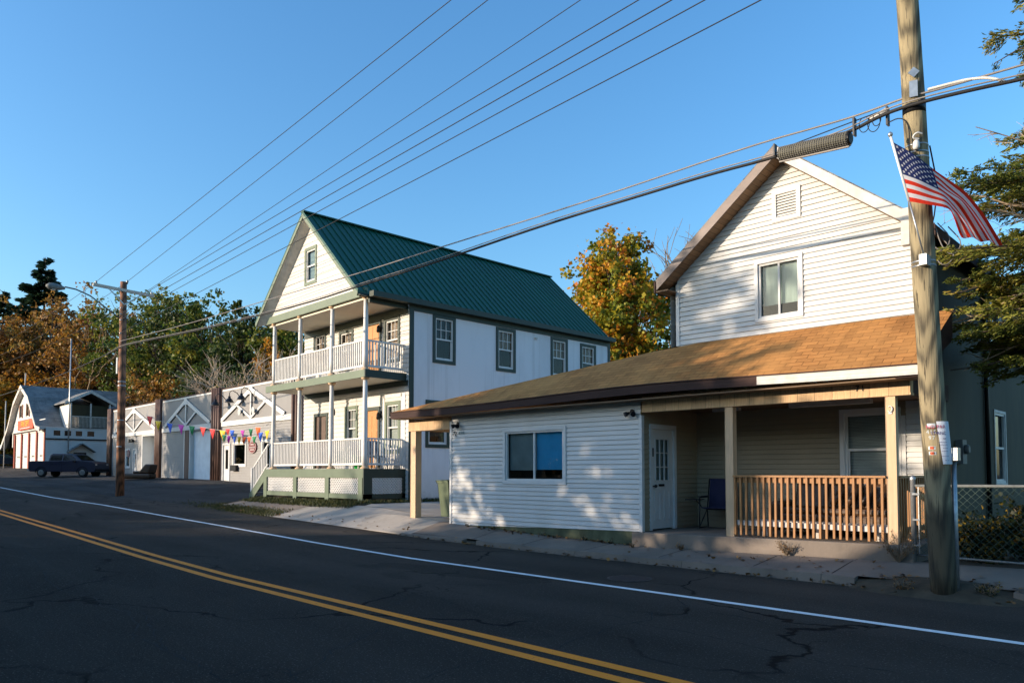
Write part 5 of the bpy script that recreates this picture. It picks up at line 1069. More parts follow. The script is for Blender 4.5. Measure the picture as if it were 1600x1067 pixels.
fT = [(0, -3.51, 10.5, 6.11), (0.25, -3.29, 10.66, 5.91), (0.42, -3.11, 10.83, 5.71), (0.5, -3.04, 10.95, 5.64), (0.7, -2.89, 11.32, 5.48), (0.85, -2.76, 11.61, 5.21), (1, -2.61, 11.94, 4.82)]
fB = [(0, -3.33, 10.52, 5.26), (0.25, -3.13, 10.58, 5.19), (0.42, -2.93, 10.76, 5.13), (0.5, -2.93, 10.87, 5.08), (0.7, -2.93, 11.02, 5.0), (0.85, -2.92, 11.11, 4.92), (1, -2.91, 11.19, 4.86)]
def itp(tab, s): xs_ = [a[0] for a in tab]; return Vector([float(np.interp(s, xs_, [a[k] for a in tab])) for k in (1, 2, 3)])
def itps(tab, s): return (itp(tab, max(0, s-.05))+itp(tab, s)*2+itp(tab, min(1, s+.05)))/4 if .03 < s < .97 else itp(tab, s)
fn = Vector((.29, -.95, 0))
def cloth(s, t):     # s along the fly, t from top (0) to bottom (1)
    p = itps(fT, s).lerp(itps(fB, s), t); a = min(1, s*2.2)
    wv = .035*a*math.sin(s*9+t*2.4)+(.075*math.sin(t*15+s*3) if s > .45 else 0)*min(1, (s-.45)*4)+.012*math.sin(t*9+s*16)*a
    return p+fn*wv
ns, nt_ = 56, 52
fl = MB(); fl.smooth = True; idx = [[fl.P(cloth(i/ns, j/nt_)) for j in range(nt_+1)] for i in range(ns+1)]
for i in range(ns):
    for j in range(nt_):
        st_ = int((j+.5)/nt_*13); s_ = (i+.5)/ns; fl.cur = 2 if (s_ < .4 and st_ < 7) else (0 if st_ % 2 == 0 else 1)
        fl.fi((idx[i][j], idx[i][j+1], idx[i+1][j+1], idx[i+1][j]))
fo = fl.build('flag_cloth', [M['flag_red'], M['flag_white'], M['flag_blue']], FL)
sm_ = MB()
for row in range(9):
    cnt = 6 if row % 2 == 0 else 5
    for c_ in range(cnt):
        s0 = (.4/12)*(1+2*c_+(0 if cnt == 6 else 1)); t0 = (7/13)/10*(row+1); rs, rt_ = .0175, .031
        for side in (1, -1):
            cp_ = cloth(s0, t0)+fn*.004*side; pts = []
            for k in range(10):
                an = math.pi/2+2*math.pi*k/10; rr_ = 1 if k % 2 == 0 else .42; pts.append(cloth(s0+rs*rr_*math.cos(an), t0-rt_*rr_*math.sin(an))+fn*.004*side)
            for k in range(10): sm_.face([cp_, pts[k], pts[(k+1) % 10]])
sm_.build('stars', M['flag_white'], fo)

# ============================================================ chain-link fence beside the porch
FN = thing('chain_link_fence', 'grey chain-link fence beside the porch in front of the dark shrubs', 'fence', (HX, HY, 0), HR)
def fpost(x, r, h=1.30): z0 = gz(*hw(x, 0, 0).xy)-.05; q = MB(); q.lathe((x, 0, z0), [(r, 0), (r, h), (r*1.15, h+.01), (r*1.1, h+.05), (r*.4, h+.09)], 14); q.build('fence_post', M['galv'], FN)
fpost(5.12, .040, 1.33); fpost(8.0, .028); fpost(10.9, .028); fpost(13.5, .028)
q = MB(); q.tube([(5.12, 0, 1.48), (8, 0, 1.5), (13.5, 0, 1.52)], .022, 10); q.build('top_rail', M['galv_dull'], FN)
q = MB(); q.tube([(5.12, 0, .40), (6.5, 0, .38), (8, 0, .42), (13.5, 0, .44)], .018, 8); q.build('bottom_rail', M['galv_dull'], FN)
q = MB(); q.bar((5.20, -.01, .42), (5.20, -.01, 1.46), .012, .012)
for z in (.55, .95, 1.35): q.bar((5.12, -.045, z), (5.22, -.03, z), .02, .03)
q.build('tension_bar', M['galv'], FN)
q = MB(); q.lattice(5.20, 13.4, .40, 1.48, -.012, .11, .0045, .004); q.build('chain_mesh', mat('green_grey_wire', (.035, .07, .05), .6, .2, 20, 0), FN)

# ============================================================ porch furniture
zs_ = .50
CH = thing('camping_chair', 'navy blue folding camping chair with cup tray beside the porch door', 'chair', hw(.92, 1.45, zs_), HR+R(12))
q = MB(); q.prism([(-.28, -.22, .44), (.28, -.22, .44), (.26, .25, .38), (-.26, .25, .38)], (0, 0, .02)); q.build('seat', M['chair_blue'], CH)
q = MB(); q.prism([(-.27, .24, .40), (.27, .24, .40), (.27, .38, 1.05), (-.27, .38, 1.05)], (0, .02, 0)); q.build('backrest', M['chair_blue'], CH)
for sx in (-.30, .30):
    q = MB(); q.tube([(sx, -.28, .02), (sx, -.26, .66), (sx, .28, .66)], .014, 8); q.tube([(sx, .30, .02), (sx, .25, .40), (sx*.95, .38, 1.05)], .014, 8); q.tube([(sx, -.28, .03), (sx, .30, .03)], .012, 6); q.tube([(sx, -.27, .05), (sx, .26, .42)], .011, 6); q.build('side_frame', M['black_metal'], CH)
    q = MB(); q.box(sx-.03, sx+.03, -.28, .26, .665, .69); q.build('armrest', M['black_metal'], CH)
q = MB(); q.box(-.62, -.32, -.25, .10, .60, .62); q.bar((-.34, 0, .45), (-.45, -.05, .6), .02, .02); q.build('cup_tray', M['black_metal'], CH)
SO = thing('porch_sofa', 'long dark brown leather sofa behind the porch railing', 'sofa', hw(3.45, 1.45, zs_-.02), HR)
q = MB(); q.box(-1.15, 1.2, -.42, .40, .12, .44); q.build('seat_base', M['sofa'], SO, .05)
for k in range(3): q = MB(); q.box(-.92+.64*k, -.30+.64*k, -.44, .12, .42, .56); q.build('seat_cushion', M['sofa'], SO, .05)
for k in range(3): q = MB(); q.prism([(-.92+.64*k, .05, .52), (-.31+.64*k, .05, .52), (-.31+.64*k, .22, 1.0), (-.92+.64*k, .22, 1.0)], (0, .2, 0)); q.build('back_cushion', M['sofa'], SO, .05)
for x in (-1.18, .98): q = MB(); q.box(x, x+.24, -.44, .42, .1, .66); q.build('armrest', M['sofa'], SO, .06)
for k in range(5): q = MB(); q.tube([(-.1+.26*k, -.10, .60), (-.02+.26*k, .02, .78), (.02+.26*k, .10, .95)], [.06, .075, .05], 8); q.build('tuft', M['sofa'], SO)
BN = thing('porch_bench', 'weathered white low plank bench between the railing and the brown sofa', 'bench', hw(3.45, .55, zs_), HR)
q = MB(); q.box(-1.2, 1.2, -.16, .16, .20, .30); q.build('seat_plank', M['white_old'], BN)
for x in (-1.0, 0, 1.0): q = MB(); q.box(x-.05, x+.05, -.12, .12, 0, .20); q.build('leg', M['white_old'], BN)
# wheelie bin
TB = thing('wheeled_bin', 'dull green wheeled trash bin standing under the carport against the side wall', 'trash bin', (-16.02, 13.2, gz(-16.0, 13.2)+.02), R(-8))
q = MB(); q.prism([(-.24, -.26, .08), (.24, -.26, .08), (.24, .26, .08), (-.24, .26, .08)], (0, 0, .01))
i0 = [q.P(p) for p in ((-.22, -.24, .06), (.22, -.24, .06), (.22, .24, .06), (-.22, .24, .06))]; i1 = [q.P(p) for p in ((-.29, -.33, 1.0), (.29, -.33, 1.0), (.29, .33, 1.0), (-.29, .33, 1.0))]
for k in range(4): q.fi((i0[k], i0[(k+1) % 4], i1[(k+1) % 4], i1[k]))
q.box(-.31, .31, -.35, .35, .97, 1.02); q.build('bin_body', M['green_bin'], TB, .01)
q = MB(); q.prism([(-.32, -.37, 1.02), (.32, -.37, 1.02), (.32, .36, 1.05), (-.32, .36, 1.05)], (0, 0, .035)); q.build('lid', M['green_bin'], TB, .01)
for sx in (-.27, .27): q = MB(); q.lathe((sx-.03, .25, .11), [(.11, 0), (.11, .06)], 16, 'x'); q.build('wheel', M['tyre'], TB)
q = MB(); q.tube([(-.26, .38, 1.0), (.26, .38, 1.0)], .014, 8); q.build('handle', M['tyre'], TB)

# ============================================================ pickup truck and parked car
def vehicle(name, label, cat, loc, rz, kind):
    t = thing(name, label, cat, loc, rz)
    W_ = 1.85
    if kind == 'pickup':
        prof_ = [(-2.78, .55), (-2.82, 1.26), (-1.15, 1.28), (-1.12, 1.30), (-1.06, 1.78), (-.86, 1.87), (.65, 1.87), (1.0, 1.76), (1.60, 1.32), (2.45, 1.22), (2.72, 1.08), (2.78, .65), (2.70, .42), (-2.6, .45)]
        wx = (-1.72, 1.72)
    else:
        prof_ = [(-2.2, .4), (-2.25, .85), (-2.05, 1.0), (-1.4, 1.08), (-.8, 1.42), (.3, 1.45), (1.0, 1.05), (2.0, .92), (2.2, .7), (2.2, .38), (-2.1, .32)]; wx = (-1.35, 1.35)
    b = MB(); n = len(prof_)
    def hw2(z): return W_/2-(max(0, z-1.28)*.28)
    Lr = [b.P((x, -hw2(z), z)) for x, z in prof_]; Rr = [b.P((x, hw2(z), z)) for x, z in prof_]
    b.fi(Lr[::-1]); b.fi(Rr)
    for k in range(n): b.fi((Lr[k], Lr[(k+1) % n], Rr[(k+1) % n], Rr[k]))
    b.build('body', M['truck'], t, .04)
    for sx in wx:
        for sy in (-1, 1):
            w_ = MB(); w_.lathe((sx, sy*.80-.12, .37), [(.30, -.01), (.37, .03), (.37, .21), (.30, .25)], 24, 'y'); wo = w_.build('wheel', M['tyre'], t)
            w_ = MB(); yy_ = sy*.93; w_.lathe((sx, yy_-.02, .37), [(.08, -.01), (.22, 0), (.235, .02), (.235, .04)], 20, 'y')
            for k in range(6): an = k*math.pi/3; w_.bar((sx, yy_+sy*.015, .37), (sx+.22*math.cos(an), yy_+sy*.015, .37+.22*math.sin(an)), .05, .03, (0, 1, 0))
            w_.build('rim', M['galv_dull'], wo)
            w_ = MB(); an_ = [math.pi*k/10 for k in range(11)]
            for a0, a1 in zip(an_, an_[1:]): w_.bar((sx+.45*math.cos(a0), sy*.925, .37+.45*math.sin(a0)), (sx+.45*math.cos(a1), sy*.925, .37+.45*math.sin(a1)), .05, .07, (0, 1, 0))
            w_.build('wheel_arch', M['tyre'], t)
    wins = ([(-1.0, 1.33, -.93, 1.74, -.02, 1.78, -.02, 1.33), (.08, 1.33, .08, 1.78, .70, 1.76, 1.28, 1.34)] if kind == 'pickup' else [(-1.1, 1.05, -.7, 1.34, -.05, 1.36, -.05, 1.05), (.05, 1.05, .05, 1.36, .3, 1.36, .8, 1.06)])
    for wn in wins:
        for sy in (-1, 1):
            g = MB(); pp = [(wn[i], sy*(hw2(wn[i+1])+.006), wn[i+1]) for i in (0, 2, 4, 6)]; g.face(pp); g.build('side_window', M['car_glass'], t)
    if kind == 'pickup':
        g = MB(); g.prism([(1.03, -.62, 1.74), (1.03, .62, 1.74), (1.56, .76, 1.35), (1.56, -.76, 1.35)], (.02, 0, .03)); g.build('windshield', M['car_glass'], t)
        g = MB(); g.box(-2.68, -1.25, -.78, .78, 1.262, 1.29); g.build('cargo_bed', M['tyre'], t)
        for sy in (-1, 1):
            g = MB(); g.box(-2.80, -2.74, sy*.80-.08, sy*.80+.08, .88, 1.20); g.build('tail_lamp', M['tail_red'], t)
            g = MB(); g.box(2.55, 2.74, sy*.72-.12, sy*.72+.12, .84, 1.04); g.build('headlight', M['head_lamp'], t)
            g = MB(); g.box(1.0, 1.15, sy*1.0-.08, sy*1.0+.08, 1.15, 1.32); g.build('mirror', M['tyre'], t)
            g = MB(); 
            for xs_ in (-.02, 1.2, -1.0): g.box(xs_, xs_+.015, sy*.925, sy*.93, .5, 1.14)
            g.box(-.9, -.72, sy*.925, sy*.945, 1.0, 1.03); g.box(.1, .28, sy*.925, sy*.945, 1.0, 1.03); g.build('door_seams', M['tyre'], t)
        g = MB(); g.box(-2.92, -2.76, -.85, .85, .48, .66); g.build('rear_bumper', M['galv'], t)
        g = MB(); g.box(2.70, 2.84, -.88, .88, .42, .62); g.build('front_bumper', M['tyre'], t)
    else:
        for sy in (-1, 1): g = MB(); g.box(-2.28, -2.2, sy*.6-.12, sy*.6+.12, .75, .88); g.build('tail_lamp', M['tail_red'], t)
    return t
vehicle('pickup_truck', 'dark blue crew-cab pickup truck parked in the lot before the hall', 'pickup truck', (-68.3, 16.2, gz(-68.3, 16.2)), R(42), 'pickup')
vehicle('parked_car', 'dark car parked in shade at the near end of the tree line beside the hall', 'car', (-101.0, 17.6, gz(-101, 17.6)), R(70), 'car')

# ============================================================ manhole, grass, weeds, leaves
q = MB(); q.lathe((-7.3, 9.65, rx(-7.3)+.003), [(.36, 0), (.36, .006)], 32); mh = q.build('manhole_cover', mat('cast_iron', (.05, .042, .036), .8, .3, 20, .5), None); tag(mh, 'round rusty manhole cover in the shoulder near the curb', 'manhole cover')
q = MB()
for k in range(-3, 4): w_ = math.sqrt(max(0, .32**2-(k*.1)**2)); q.box(-7.3-w_, -7.3+w_, 9.65+k*.1-.012, 9.65+k*.1+.012, rx(-7.3)+.008, rx(-7.3)+.013)
q.build('cover_ribs', M['galv'] if False else M['brown_trim'], mh)
def blades(name, label, xy, h, m, seed=1, kind='stuff', z=None, lean=.5, wdt=.02, parent=None):
    r = np.random.default_rng(seed); P_ = []; ax = []; ay = []
    for (x, y) in xy:
        hh = h*r.uniform(.5, 1.3); a = r.uniform(0, 6.28); zz = gz(x, y) if z is None else z
        d = np.array([math.cos(a)*lean*r.uniform(.1, 1), math.sin(a)*lean*r.uniform(.1, 1), 1.0]); d = d/np.linalg.norm(d)*hh/2
        P_.append((x+d[0], y+d[1], zz+d[2]-.01)); ax.append(d); ay.append(np.array([-math.sin(a), math.cos(a), 0])*wdt)
    me, at = quads(name, np.array(P_), np.array(ax), np.array(ay), m, fold=False); at.data.foreach_set('value', r.uniform(0, 1, len(P_)).astype(np.float32))
    o = bpy.data.objects.new(name, me); COL.objects.link(o); 
    if kind: o['kind'] = kind
    if label: o['label'] = label
    if parent: o.parent = parent
    return o
xy = [(random.uniform(-28.6, -20.6), 13.32+abs(random.gauss(0, .12))-.28*random.random()-(.35 if random.random() < .4 else 0)) for _ in range(5200)]
xy += [(random.uniform(-20.75, -20.2), random.uniform(13.2, 19)) for _ in range(2000)]
blades('grass', 'short grass along the porch skirt of the two-storey house', xy, .13, L['grass'], 2)
xy = [(random.gauss(-25.5, 2.2), 11.75+random.gauss(0, .22)) for _ in range(5000)]
blades('roadside_grass', 'patchy grass and leaves at the broken edge of the lot', [p for p in xy if p[0] < -23.2], .09, L['grass'], 3)
r = np.random.default_rng(5)
pts = []
for _ in range(800):
    u = r.random()
    if u < .2: x, y = r.uniform(-28, -23), 11.5+abs(r.normal(0, .4))
    elif u < .25: x, y = r.uniform(-23, -16), 11.5+abs(r.normal(0, .3))
    elif u < .6: x, y = r.uniform(-16, 4), 11.33+r.normal(0, .07)
    elif u < .8: x, y = r.uniform(-14, -9.4), HY-.1-abs(r.normal(0, .12))+(-.0297*(-(r.uniform(0, 1))))
    elif u < .93: x, y = r.normal(-3.2, .7), 11.5+r.normal(0, .15)
    else: x, y = r.uniform(-9, -4), 11.6+r.uniform(0, .8)
    if u > .6 and u < .8: y = HY+math.tan(HR)*(x-HX)-.05-abs(r.normal(0, .10))
    pts.append((x, y, gz(x, y)+.03+r.uniform(0, .015)))
lf_ = leafcloud('fallen_leaves', pts, .075, L['dry'], None, flat=.8, seed=9); lf_['kind'] = 'stuff'; lf_['label'] = 'scattered dry leaves along the curb and sidewalk'
def weed(x, y, h, n, label, m='dry', z=None):
    zz = gz(x, y) if z is None else z; t = thing('weed', label, 'weed', (x, y, zz)); q = MB(); P_ = []
    for k in range(n):
        a = random.uniform(0, 6.28); l_ = h*random.uniform(.5, 1.1); e = Vector((math.cos(a)*l_*.6, math.sin(a)*l_*.45, l_*random.uniform(.5, 1)))
        q.tube([(0, 0, 0), e*.5+Vector((0, 0, .03)), e], [.004, .003, .002], 4, False)
        for j in range(5): P_.append(tuple(e*random.uniform(.4, 1)+Vector((random.gauss(0, .015), random.gauss(0, .015), random.gauss(0, .02)))))
    q.build('stems', M['bark_twig'], t); leafcloud('leaves', P_[::2], .028, L[m], t, seed=int(x*100) % 97)
p = hw(1.05, -.25, 0); weed(p.x, p.y, .16, 40, 'low dry weed flattened at the porch slab below the camping chair')
p = hw(3.15, -.22, 0); weed(p.x, p.y, .32, 45, 'dry spiky weed against the slab below the middle of the railing')
p = hw(4.95, -.22, 0); weed(p.x, p.y, .62, 80, 'tall dry weed clump between the porch post and the fence post')
p = hw(-.02, -.30, 0); weed(p.x, p.y, .16, 16, 'small weed at the corner of the porch slab')
weed(-2.75, 11.35, .28, 70, 'green and brown weeds at the foot of the wooden pole on the house side', 'shrub')
weed(-3.75, 11.2, .22, 60, 'dry weeds in the broken curb beside the wooden pole', 'dry')
for k, xx in enumerate((-5.2, -4.2, -2.6, -1.4, -.7)):
    p = hw(xx, -.12, 0); weed(p.x, p.y, .14, 14, ['small weed under the far corner of the clapboard wall', 'small weed under the window, farther from the porch', 'small weed under the window edge nearer the porch', 'leafy weed at the foundation between window and porch', 'weed at the foundation beside the porch slab'][k], 'shrub')
# dirt patch at the pole
q = MB(); bmx = [(-4.55, 11.2), (-4.0, 11.0), (-3.2, 10.95), (-2.5, 11.05), (-2.2, 11.3), (-2.5, 11.75), (-3.4, 11.95), (-4.3, 11.8)]
c0 = (-3.3, 11.4, .20)
for a, b in zip(bmx, bmx[1:]+bmx[:1]): q.face([c0, (a[0], a[1], gz(*a)-.01), (b[0], b[1], gz(*b)-.01)])
q.smooth = True; tag(q.build('dirt_patch', M['dirt'], None), None, None, None, 'structure')

# ============================================================ trees
def limb(q, a, b, r0, r1, bend=.12, n=5, rng=random):
    a, b = Vector(a), Vector(b); d = b-a; L_ = d.length; off = Vector((rng.uniform(-1, 1), rng.uniform(-1, 1), rng.uniform(-.3, 1)))*L_*bend
    pts = [a+d*(k/n)+off*math.sin(math.pi*k/n)+Vector((rng.uniform(-1, 1), rng.uniform(-1, 1), rng.uniform(-1, 1)))*L_*.02*(0 < k < n) for k in range(n+1)]
    q.tube(pts, [r0+(r1-r0)*k/n for k in range(n+1)], 6 if r0 > .04 else 4, False); return pts
def broadleaf(name, label, loc, h, rad, cz, rz_, leaf, nleaf, lsize, seed, group=None, nb_=34, lump=.35, trunk_r=None, bark='bark', sparse=.0, cat='tree', clump=.55):
    rg = random.Random(seed); rr = np.random.default_rng(seed); t = thing(name, label, cat, loc, 0, group); q = MB(); tr = trunk_r or h*.018
    ph = [rg.uniform(0, 6.28) for _ in range(6)]
    def rmul(a, e): return 1+lump*(.5*math.sin(2*a+ph[0]+e*1.5)+.35*math.sin(3*a+ph[1]-e*3)+.3*math.sin(5*a+ph[2]+e*4)+.25*math.sin(4*e*2+ph[3]))
    tp = [Vector((0, 0, -.5))]
    for k in range(1, 8): f = k/7; tp.append(Vector((rg.uniform(-.02, .02)*h*f, rg.uniform(-.02, .02)*h*f, (cz+rz_*.5)*f)))
    q.tube(tp, [tr*(1-.75*k/7)*(1.35 if k == 0 else 1) for k in range(8)], 9, False)
    tips = []
    for b in range(nb_):
        a = rg.uniform(0, 6.28); e = math.asin(rg.uniform(-.75, .98)); m_ = rmul(a, e)*rg.uniform(.62, .95)
        tip = Vector((rad*m_*math.cos(a)*math.cos(e), rad*m_*math.sin(a)*math.cos(e), cz+rz_*m_*math.sin(e)))
        f = min(.98, max(.28, (tip.z-rad*.5)/(cz+rz_*.5)*rg.uniform(.6, .95))); k = f*7; i = int(min(6, k)); st = tp[i].lerp(tp[i+1], k-i)
        pts = limb(q, st, tip, tr*.38*(1.1-f*.6), tr*.05, .1, 5, rg)
        tips.append(tip); tips += [pts[4]*.5+pts[5]*.5] if rg.random() < .5 else []
        for s_ in range(4):
            j = rg.choice((2, 3, 4)); dd = Vector((rg.gauss(0, 1), rg.gauss(0, 1), rg.gauss(.35, .7))).normalized()*rad*rg.uniform(.15, .36); e2 = pts[j]+dd
            limb(q, pts[j], e2, tr*.12, tr*.03, .1, 3, rg); tips.append(e2)
    q.build('trunk', M[bark], t)
    T_ = np.array([tuple(p) for p in tips]); n = nleaf; sub = []
    ncl = max(60, len(T_)*3); cc = T_[rr.integers(0, len(T_), ncl)]+rr.normal(0, rad*.10, (ncl, 3)); keep = rr.random(ncl) > sparse; cc = cc[keep]
    ci = rr.integers(0, len(cc), n); sc = rad*.075*clump/.55*rr.uniform(.5, 1.5, len(cc)); P_ = cc[ci]+rr.normal(0, 1, (n, 3))*sc[ci][:, None]*np.array([1, 1, .7])
    tone = rr.uniform(.1, .9, len(cc))[ci]; leafcloud('crown', P_, lsize, L[leaf], t, tone=tone, seed=seed); return t
def bare(name, label, loc, h, spread, seed, group=None, bark='bark_twig', r0=None, z0=.15, nb_=11, lean=0, few=1, tap=.66):
    rg = random.Random(seed); t = thing(name, label, 'tree', loc, 0, group); q = MB(); tr = r0 or h*.014
    def grow(p, d, l_, r, dep):
        d = d.normalized(); mid = p+d*l_*.5+Vector((rg.gauss(0, 1), rg.gauss(0, 1), rg.gauss(0, 1)))*l_*.05; e = p+d*l_
        q.tube([p, mid, e], [r, r*.8, r*.62], 6 if dep < 2 else 4, False)
        if dep >= 5: return
        for k in range(2 if dep < 1 else rg.choice((2, 3, 3)) if dep < 4 else 2):
            nd = d*1.0+Vector((rg.gauss(0, 1), rg.gauss(0, 1), rg.gauss(.25, .5)))*.55*spread; st = p+d*l_*rg.uniform(.55, 1); grow(st, nd, l_*rg.uniform(.55, .8), max(r*tap, .018), dep+1)
    for k in range(few): a = rg.uniform(0, 6.28); grow(Vector((rg.uniform(-.3, .3)*(few > 1), rg.uniform(-.3, .3)*(few > 1), -.3)), Vector((math.cos(a)*.3*spread*(few > 1)+lean, math.sin(a)*.3*spread*(few > 1), 1)), h*.36, tr, 0)
    q.build('trunk', M[bark], t); return t
def conifer(name, label, loc, h, rad, seed, leaf='pine', z0=.15, nper=26, lsize=.35, whorls=26, droop=.1, group=None, sparse=.0, gap=.0):
    rg = random.Random(seed); rr = np.random.default_rng(seed); t = thing(name, label, 'tree', loc, 0, group); q = MB(); q.tube([(0, 0, -.5), (0.02*h*.3, 0, h*.5), (.01*h, 0, h)], [h*.014, h*.009, .02], 8, False); P_ = []; D_ = []; tn = []
    for w_ in range(whorls):
        f = z0+(1-z0)*(w_/whorls)**.95; R_ = rad*((1-f)/(1-z0))**.75*rg.uniform(.75, 1.15)+.15
        for k in range(rg.choice((4, 5, 6))):
            if rg.random() < gap: continue
            a = rg.uniform(0, 6.28); rr_ = R_*rg.uniform(.6, 1.1); z = h*f+rg.uniform(-.3, .3); e = Vector((math.cos(a)*rr_, math.sin(a)*rr_, z+rr_*(.12-droop))); pts = limb(q, (0, 0, z), e, max(.012, rr_*.014), .006, .05, 4, rg)
            n = int(nper*rr_); tone = rg.uniform(.15, .85)
            for j in range(n):
                u = rg.uniform(.25, 1.02); p = Vector((0, 0, z)).lerp(e, u); sd_ = Vector((-math.sin(a), math.cos(a), 0))*rg.gauss(0, 1)*rr_*.20*(1.15-u*.7); P_.append(tuple(p+sd_+Vector((0, 0, rg.gauss(0, .07)-abs(sd_.length)*.2)))); D_.append((math.cos(a)+sd_.x, math.sin(a)+sd_.y, -.1)); tn.append(tone)
    q.build('trunk', M['bark'], t); leafcloud('crown', P_, lsize, L[leaf], t, aspect=.28, dirs=np.array(D_), tone=np.array(tn), seed=seed); return t
def at(x, y): return (x, y, gz(x, y)-.1)
conifer('pine_tree', 'tall dark white pine standing above the rust-brown trees behind the hall', at(-123, 25.4), 30.0, 6.5, 3, whorls=24, nper=80, lsize=1.1, droop=-.05, gap=.12, z0=.35)
conifer('pine_tree', 'second dark pine, shorter and thinner, behind the tallest pine', at(-134, 22.4), 26.5, 5.5, 4, whorls=22, nper=60, lsize=1.1, droop=-.05, gap=.2, z0=.3)
SPEC = [('oak_tree', 'rust-brown oak at the picture edge behind the hall ridge', (-119, 19.5), 24, 6.5, 14, 9.5, 'oak', 11000, .42, 21, .25),
 ('oak_tree', 'rust-brown oak behind the hall under the tallest pine', (-113, 24.6), 25, 7.0, 14, 10, 'oak', 13000, .42, 22, .25),
 ('oak_tree', 'rust-brown oak behind the hall dormer', (-104, 26.8), 22, 6.0, 12, 9, 'oak', 10000, .40, 23, .3),
 ('oak_tree', 'low rusty oak between the hall and the brown pole', (-101, 33.5), 19, 5.5, 10, 8, 'oak', 8000, .40, 24, .25),
 ('maple_tree', 'golden tree at the picture edge beside the hall eave', (-112, 17.2), 13, 4.6, 6.5, 6, 'gold', 7000, .36, 25, .1),
 ('maple_tree', 'golden tree low behind the flared hall eave', (-110, 22.2), 12, 4.5, 6.5, 5.5, 'gold', 6000, .36, 41, .1),
 ('broadleaf_tree', 'dense green tree directly behind the head of the brown pole', (-96, 29.0), 22.3, 5.6, 14.0, 8.0, 'green', 10000, .34, 26, .45),
 ('broadleaf_tree', 'open-branched green tree just past the brown pole crossarm', (-88, 29.2), 21.8, 4.8, 14.2, 7.2, 'green', 7000, .34, 27, .45),
 ('broadleaf_tree', 'dark green round tree above the first garage bay', (-82, 29.9), 20.6, 4.6, 13.2, 6.6, 'dkgreen', 8500, .34, 28, .45),
 ('broadleaf_tree', 'dark green tree above the second garage bay', (-77, 31.2), 19.8, 4.6, 12.6, 6.4, 'green', 8500, .34, 29, .45),
 ('broadleaf_tree', 'dark green tree above the third garage bay', (-70.5, 31.8), 18.4, 4.3, 11.6, 6.0, 'dkgreen', 8000, .32, 30, .45),
 ('broadleaf_tree', 'green tree filling the gap beside the eave of the two-storey house', (-66, 34.0), 17.8, 3.9, 11.8, 5.4, 'green', 7000, .34, 31, .15),
 ('broadleaf_tree', 'green tree seen through the upper porch of the two-storey house', (-60, 34.5), 14.5, 4.0, 9.0, 5.0, 'dkgreen', 6000, .34, 32, .15),
 ('understory_tree', 'rusty low tree behind the first garage bay', (-81, 28.4), 12.8, 4.2, 7.0, 4.6, 'oak', 6500, .34, 33, .15),
 ('understory_tree', 'dark low tree behind the roof of the second garage bay', (-72, 28.6), 11.6, 4.0, 6.8, 4.2, 'dkgreen', 6500, .32, 34, .1),
 ('understory_tree', 'dark low tree behind the roof of the third garage bay', (-65, 30.6), 9.6, 3.8, 6.4, 3.8, 'dkgreen', 6000, .32, 35, .1),
 ('understory_tree', 'rusty low tree beside the upper porch railing', (-57, 31), 9.6, 3.2, 5.8, 3.4, 'oak', 5000, .30, 36, .2),
 ('understory_tree', 'brown-leaved low tree between hall roof and garage', (-92, 30.4), 13.6, 4.4, 7.6, 5.0, 'oak', 6500, .34, 37, .15),
 ('understory_tree', 'dark low tree behind the hall dormer', (-100, 29.6), 13.0, 4.6, 7.4, 5.0, 'dkgreen', 6500, .34, 38, .1),
 ('maple_tree', 'small slender golden tree beside the bare trees', (-63.5, 30.5), 13.0, 1.5, 10.4, 2.4, 'gold', 2600, .26, 39, .1),
 ('maple_tree', 'large orange and green maple between the green roof and the white gable house', (-28.0, 36.2), 16.4, 3.6, 10.8, 5.3, 'maple', 30000, .25, 40, .05),
 ('maple_tree', 'small yellow-green tree low behind the shingled porch roof', (-25.2, 33.5), 8.2, 2.2, 5.6, 2.4, 'gold', 3500, .22, 42, .1)]
for nm, lb, (x, y), h, rad, cz, rz_, lf, nl, ls, sdn, sp in SPEC:
    broadleaf(nm, lb, at(x, y), h, rad, cz, rz_, lf, nl, ls, sdn, nb_=46 if rad > 3.5 else 26, sparse=sp, lump=.34, trunk_r=h*.013, clump=.42 if h > 14 and lf != 'maple' else .55)
bare('bare_tree', 'wide pale bare tree behind the second garage bay roof', at(-62.0, 27.6), 14.0, 1.15, 3, r0=.15, few=3, bark='bark_pale')
bare('bare_tree', 'pale bare tree with arching limbs behind the third garage bay roof', at(-59.2, 27.7), 13.8, 1.2, 8, r0=.15, few=3, bark='bark_pale')
bare('bare_tree', 'pale bare tree closest to the upper porch railing', at(-56.3, 27.8), 13.0, 1.1, 5, r0=.14, few=3, bark='bark_pale')
bare('bare_tree', 'thin bare tree behind the first garage bay roof', at(-69, 28.3), 11.5, 1.0, 6, r0=.10, few=3)
bare('bare_tree', 'tall thin leafless tree rising behind the orange maple', at(-33.0, 46.5), 21.5, .85, 9, r0=.16, few=2)
bare('bare_tree', 'thin leafless tree close beside the white gable', at(-27.0, 44.0), 19.0, .8, 12, r0=.13, few=2)
bare('bare_tree', 'leafless grey tree among the rust-brown oaks behind the hall', at(-103.5, 24.5), 24, .8, 14, r0=.2, few=2)
bare('bare_tree', 'bare twiggy tree at the picture edge beside the pine', at(-126, 19), 25, .8, 15, r0=.2, few=2)
